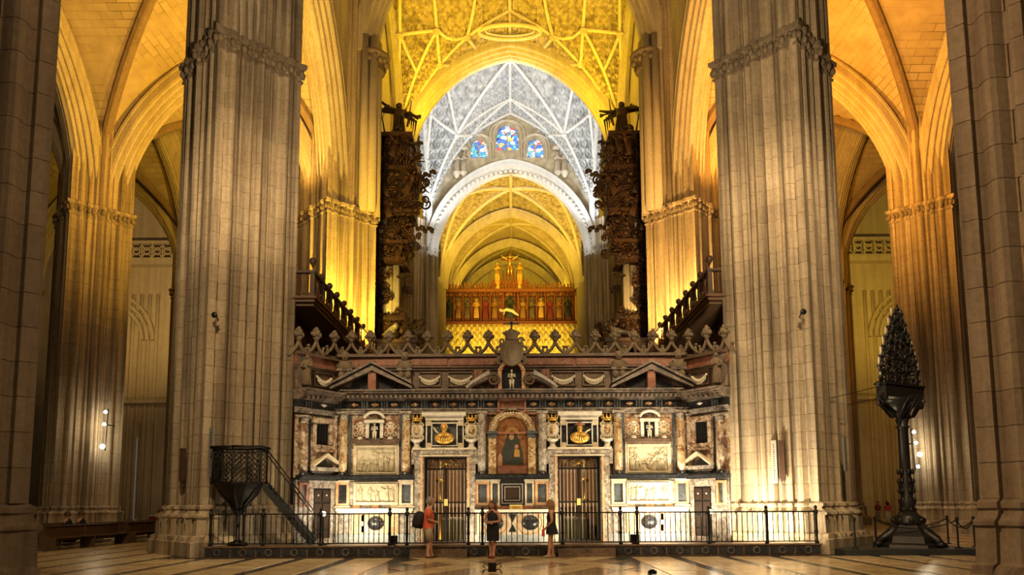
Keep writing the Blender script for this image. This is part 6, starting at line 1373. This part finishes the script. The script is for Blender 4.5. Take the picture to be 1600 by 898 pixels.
def head(par, h, c, yaw, pitch, hair, long_=False):
    m = MB(); r = h / 15.0; n, k = 18, 14; V = []; F = []
    for i in range(k + 1):
        t = pi * i / k; z = -cos(t)
        for j in range(n):
            a = 2 * pi * j / n - pi / 2; x, y = cos(a) * sin(t), sin(a) * sin(t); w_ = .78 if z < -.2 else .82; sy = 1.02
            if z < -.25: w_ *= 1 - .28 * (-z - .25); sy *= 1 - .12 * (-z - .25)
            p = Vector((x * w_, y * sy, z * 1.12)); f = max(0, -y)
            if abs(x) < .3 and f > .6: p.y -= .20 * max(0, 1 - abs(z + .12) / .28) * max(0, 1 - abs(x) / .24); p.y -= .05 * max(0, 1 - abs(z + .5) / .1); p.y -= .05 * max(0, 1 - abs(z + .85) / .2)
            if f > .5 and abs(z - .06) < .2 and .15 < abs(x) < .5: p.y += .07
            V.append(p * r)
    F = [(i * n + j, i * n + (j + 1) % n, (i + 1) * n + (j + 1) % n, (i + 1) * n + j) for i in range(k) for j in range(n)]; m.add(V, F, True)
    for s in (-1, 1): m.ball((s * r * .80, r * .08, -.02 * r), r * .2, .4, .8, 1.3, 8, 6)
    hd = ob('head', m, M['skin'], par, c, (pitch, 0, yaw))
    m = MB()
    for s in (-1, 1): m.ball((s * r * .32, -r * .86, r * .06), r * .10, 1.2, .6, .8, 8, 6)
    ob('eyes', m, M['black_cloth'], hd)
    m = MB(); m.tube([(-r * .24, -r * .86, -r * .52), (0, -r * .93, -r * .5), (r * .24, -r * .86, -r * .52)], r * .06, 6); ob('mouth', m, M['rose_shirt'], hd)
    m = MB(); V = []; n2, k2 = 18, 8
    for i in range(k2 + 1):
        t = (pi * .62) * i / k2
        for j in range(n2):
            a = 2 * pi * j / n2 - pi / 2; fr = max(0, -sin(a)); tt = min(t, pi * (.62 - .28 * fr)); V.append(Vector((cos(a) * sin(tt) * .9, sin(a) * sin(tt) * 1.12 + .03, cos(tt) * 1.2)) * r)
    m.add(V, [(i * n2 + j, i * n2 + (j + 1) % n2, (i + 1) * n2 + (j + 1) % n2, (i + 1) * n2 + j) for i in range(k2) for j in range(n2)], True)
    if long_:
        for j in range(9):
            a = pi * (.02 + .96 * j / 8); x, y = cos(a) * r * .86, sin(a) * r * .95 + .02 * r; m.tube([(x, y, .3 * r), (x * 1.08, y * 1.08, -.6 * r), (x * 1.1, y * 1.12, -1.6 * r), (x * .9, y * 1.15, -2.5 * r)], [.30 * r, .34 * r, .30 * r, .1 * r], 7)
    ob('hair', m, M[hair], hd, fix=False); return hd
def rings(R, n=20):                                   # garment from stacked ellipses (x, y, z, rx, ry)
    m = MB(); V = []; k = len(R)
    for i, (x, y, z, rx, ry) in enumerate(R):
        for j in range(n): a = 2 * pi * j / n; f = 1 + (.035 * sin(5 * a + i) if i < 3 else 0); V.append((x + rx * f * cos(a), y + ry * f * sin(a), z))
    return m.add(V, [(i * n + j, i * n + (j + 1) % n, (i + 1) * n + (j + 1) % n, (i + 1) * n + j) for i in range(k - 1) for j in range(n)], True)
def shoes(par, legs, mat):
    for s in (-1, 1):
        a = legs[s][2]; m = MB(); m.tube([(a[0], a[1] + .07, .04), (a[0], a[1], .05), (a[0] + s * .01, a[1] - .08, .04), (a[0] + s * .015, a[1] - .17, .028)], [.038, .048, .05, .034], 10, True, 0, 0, .8); ob('shoe', m, M[mat], par)
# --- man in a coral shirt, seen from the side, looking up to the right
h = 1.77; man = empty('person', (at(668, 868, 20.85).x, 20.85, 0), (0, 0, pi / 2 + .15), label='man in a coral shirt and khaki shorts looking up before the left gate', cat='person')
legs = {-1: ((-.085, 0, .9), (-.09, -.03, .49), (-.10, .02, .09)), 1: ((.085, 0, .9), (.10, -.06, .49), (.12, -.10, .09))}
J, E = body(h, {-1: ((-.25, .02, 1.13), (-.14, -.22, 1.05)), 1: ((.25, .02, 1.13), (.13, -.24, 1.06))}, legs, -.03, 1.08); skin_mesh('body', J, E, 'skin', man)
head(man, h, (0, -.06, 1.66), 0, -.28, 'grey_hair')
m = rings([(0, .0, .86, .20, .16), (0, -.005, .95, .195, .165), (0, -.02, 1.08, .185, .16), (0, -.015, 1.25, .20, .15), (0, -.01, 1.36, .20, .135), (0, -.01, 1.43, .15, .10), (0, -.01, 1.49, .075, .075)])
for s in (-1, 1): m.tube([(s * .17, -.01, 1.40), (s * .215, .0, 1.31), (s * .245, .01, 1.18)], [.085, .075, .068], 12)
ob('shirt', m, M['coral_shirt'], man, fix=False)
m = rings([(0, 0, .80, .185, .15), (0, 0, .90, .185, .15), (0, 0, .97, .18, .148)])
for s in (-1, 1): m.tube([(s * .09, 0, .88), (s * .095, -.02 * (1.5 + s), .7), (s * .10, -.025 * (1.5 + s), .50)], [.11, .105, .10], 14)
ob('shorts', m, M['khaki'], man); shoes(man, legs, 'brown_hair')
bp = MB(); bp.lathe([(.02, -.26), (.15, -.24), (.19, -.1), (.18, .1), (.12, .22), (.02, .25)], (0, 0, 0), 14, True, 0, 1, .72); bag = ob('backpack', bp, M['black_cloth'], None, (man.location.x - .28, 20.90, 1.12), (0, .25, 0), label='black backpack slung on the back of the man in coral', cat='bag')
m = MB()
for s in (-1, 1): m.tube([(.12, s * .11, .16), (.28, s * .13, .36), (.44, s * .12, .26), (.46, s * .11, .02), (.3, s * .13, -.14)], .018, 6)
ob('strap', m, M['black_cloth'], bag)
# --- woman in a black dress with folded arms
h = 1.66; wa = empty('person', (at(769, 872, 20.75).x, 20.75, 0), (0, 0, -.35), label='woman in a sleeveless black dress with folded arms, in front of the altar table', cat='person')
legs = {-1: ((-.08, 0, .86), (-.07, -.01, .46), (-.05, .0, .085)), 1: ((.08, 0, .86), (.06, -.03, .46), (.04, -.05, .085))}
J, E = body(h, {-1: ((-.25, -.03, 1.06), (-.02, -.20, 1.03)), 1: ((.25, -.03, 1.06), (.06, -.22, 1.05))}, legs, 0, .95); skin_mesh('body', J, E, 'skin', wa); head(wa, h, (0, -.02, 1.545), -.1, .05, 'brown_hair', True)
ob('dress', rings([(0, -.01, .50, .185, .15), (0, 0, .62, .19, .155), (0, 0, .80, .195, .155), (0, 0, .92, .185, .145), (0, 0, 1.03, .15, .125), (0, -.005, 1.18, .165, .135), (0, 0, 1.30, .155, .11), (0, 0, 1.38, .10, .075)]), M['black_cloth'], wa, fix=False)
m = MB()
for s in (-1, 1): m.tube([(s * .085, -.05, 1.33), (s * .09, 0, 1.40), (s * .085, .05, 1.33)], .022, 6)
ob('shoulder_strap', m, M['black_cloth'], wa); shoes(wa, legs, 'wine_cloth')
# --- woman seen from the side, facing left
h = 1.68; wb = empty('person', (at(861, 872, 20.75).x, 20.75, 0), (0, 0, -pi / 2 - .1), label='woman in a short black dress seen from the side, hands held low in front', cat='person')
legs = {-1: ((-.08, 0, .87), (-.075, -.02, .47), (-.08, .03, .085)), 1: ((.08, 0, .87), (.08, -.05, .47), (.085, -.08, .085))}
J, E = body(h, {-1: ((-.21, .03, 1.07), (-.06, -.17, .86)), 1: ((.21, .03, 1.07), (.06, -.17, .85))}, legs, 0, .95); skin_mesh('body', J, E, 'skin', wb); head(wb, h, (0, -.03, 1.565), 0, -.12, 'fair_hair', True)
ob('dress', rings([(0, .02, .68, .20, .185), (0, .01, .78, .195, .17), (0, 0, .90, .185, .15), (0, 0, 1.03, .15, .125), (0, -.005, 1.18, .162, .135), (0, 0, 1.29, .155, .115), (0, 0, 1.34, .13, .095)]), M['black_cloth'], wb, fix=False); shoes(wb, legs, 'khaki')
m = MB(); m.box(-.10, .10, -.04, .04, -.14, .06); m.tube([(-.07, 0, .05), (0, 0, .16), (.07, 0, .05)], .012, 6); ob('handbag', m, M['rose_shirt'], None, (wb.location.x - .24, 20.73, .76), (0, 0, pi / 2), label='small red bag held low by the woman seen from the side', cat='bag')
# --- people far off and seated
def small_person(loc, rz, lab, top, low, hair, seated=False, hm=1.65, long_=False):
    o = empty('person', loc, (0, 0, rz), label=lab, cat='person'); sc = hm
    if seated: legs = {s: ((s * .085, 0, .52), (s * .11, -.40, .48), (s * .12, -.36, .08)) for s in (-1, 1)}; dz = .53 * hm - .52
    else: legs = {-1: ((-.08, 0, .52 * hm), (-.09, -.03, .28 * hm), (-.10, .05, .08)), 1: ((.08, 0, .52 * hm), (.09, -.05, .28 * hm), (.10, -.10, .08))}; dz = 0
    J, E = body(hm, {-1: ((-.23, .03, .64 * hm), (-.2, -.1, .52 * hm)), 1: ((.23, .03, .64 * hm), (.2, -.1, .52 * hm))}, legs)
    if dz:
        for k in J:
            if k == 'pelvis' or not (k[1:] in ('hp', 'th', 'kn', 'ca', 'an', 'he', 'ba', 'to')): p = J[k][0]; J[k] = ((p[0], p[1], p[2] - dz), J[k][1])
    skin_mesh('body', J, E, 'skin', o, 1); head(o, hm, (0, -.02, .93 * hm - dz), 0, 0, hair, long_); f = hm / 1.66
    m = rings([(0, 0, .9 * f - dz, .185, .14), (0, 0, 1.04 * f - dz, .16, .13), (0, 0, 1.2 * f - dz, .18, .14), (0, 0, 1.32 * f - dz, .17, .12), (0, 0, 1.40 * f - dz, .09, .075)])
    for s in (-1, 1): m.tube([(s * .15, 0, 1.30 * f - dz), (s * .2, .01, 1.2 * f - dz), (s * .23, .02, 1.08 * f - dz)], [.07, .065, .06], 10)
    ob('shirt', m, M[top], o, fix=False); m = MB()
    for s in (-1, 1):
        hp, kn, an = [Vector(p) for p in legs[s]]; m.tube([hp, hp * .5 + kn * .5, kn, an], [.10, .095, .075, .06], 10)
    ob('trousers', m, M[low], o); return o
small_person((-17.88, 28.5, 0), -pi / 2, 'dark silhouette of a person seated on the pew, on the left', 'black_cloth', 'black_cloth', 'brown_hair', True, 1.80); small_person((-17.88, 29.4, 0), -pi / 2, 'second seated dark silhouette on the pew, to the right of the other', 'black_cloth', 'black_cloth', 'brown_hair', True, 1.82)
small_person((at(1386, 790, 57).x, 57, 0), pi * .9, 'far person in a rose shirt and white trousers beyond the candelabrum', 'rose_shirt', 'white_cloth', 'brown_hair', False, 1.66, True)
small_person((at(1371, 790, 58).x, 58, 0), pi * .7, 'far person in a pinkish brown outfit left of the rose shirt', 'wine_cloth', 'khaki', 'fair_hair', False, 1.68); small_person((at(1408, 790, 56).x, 56, 0), pi * .5, 'far person in dark clothes just left of the candelabrum shaft', 'black_cloth', 'slate_paint', 'brown_hair', False, 1.72)
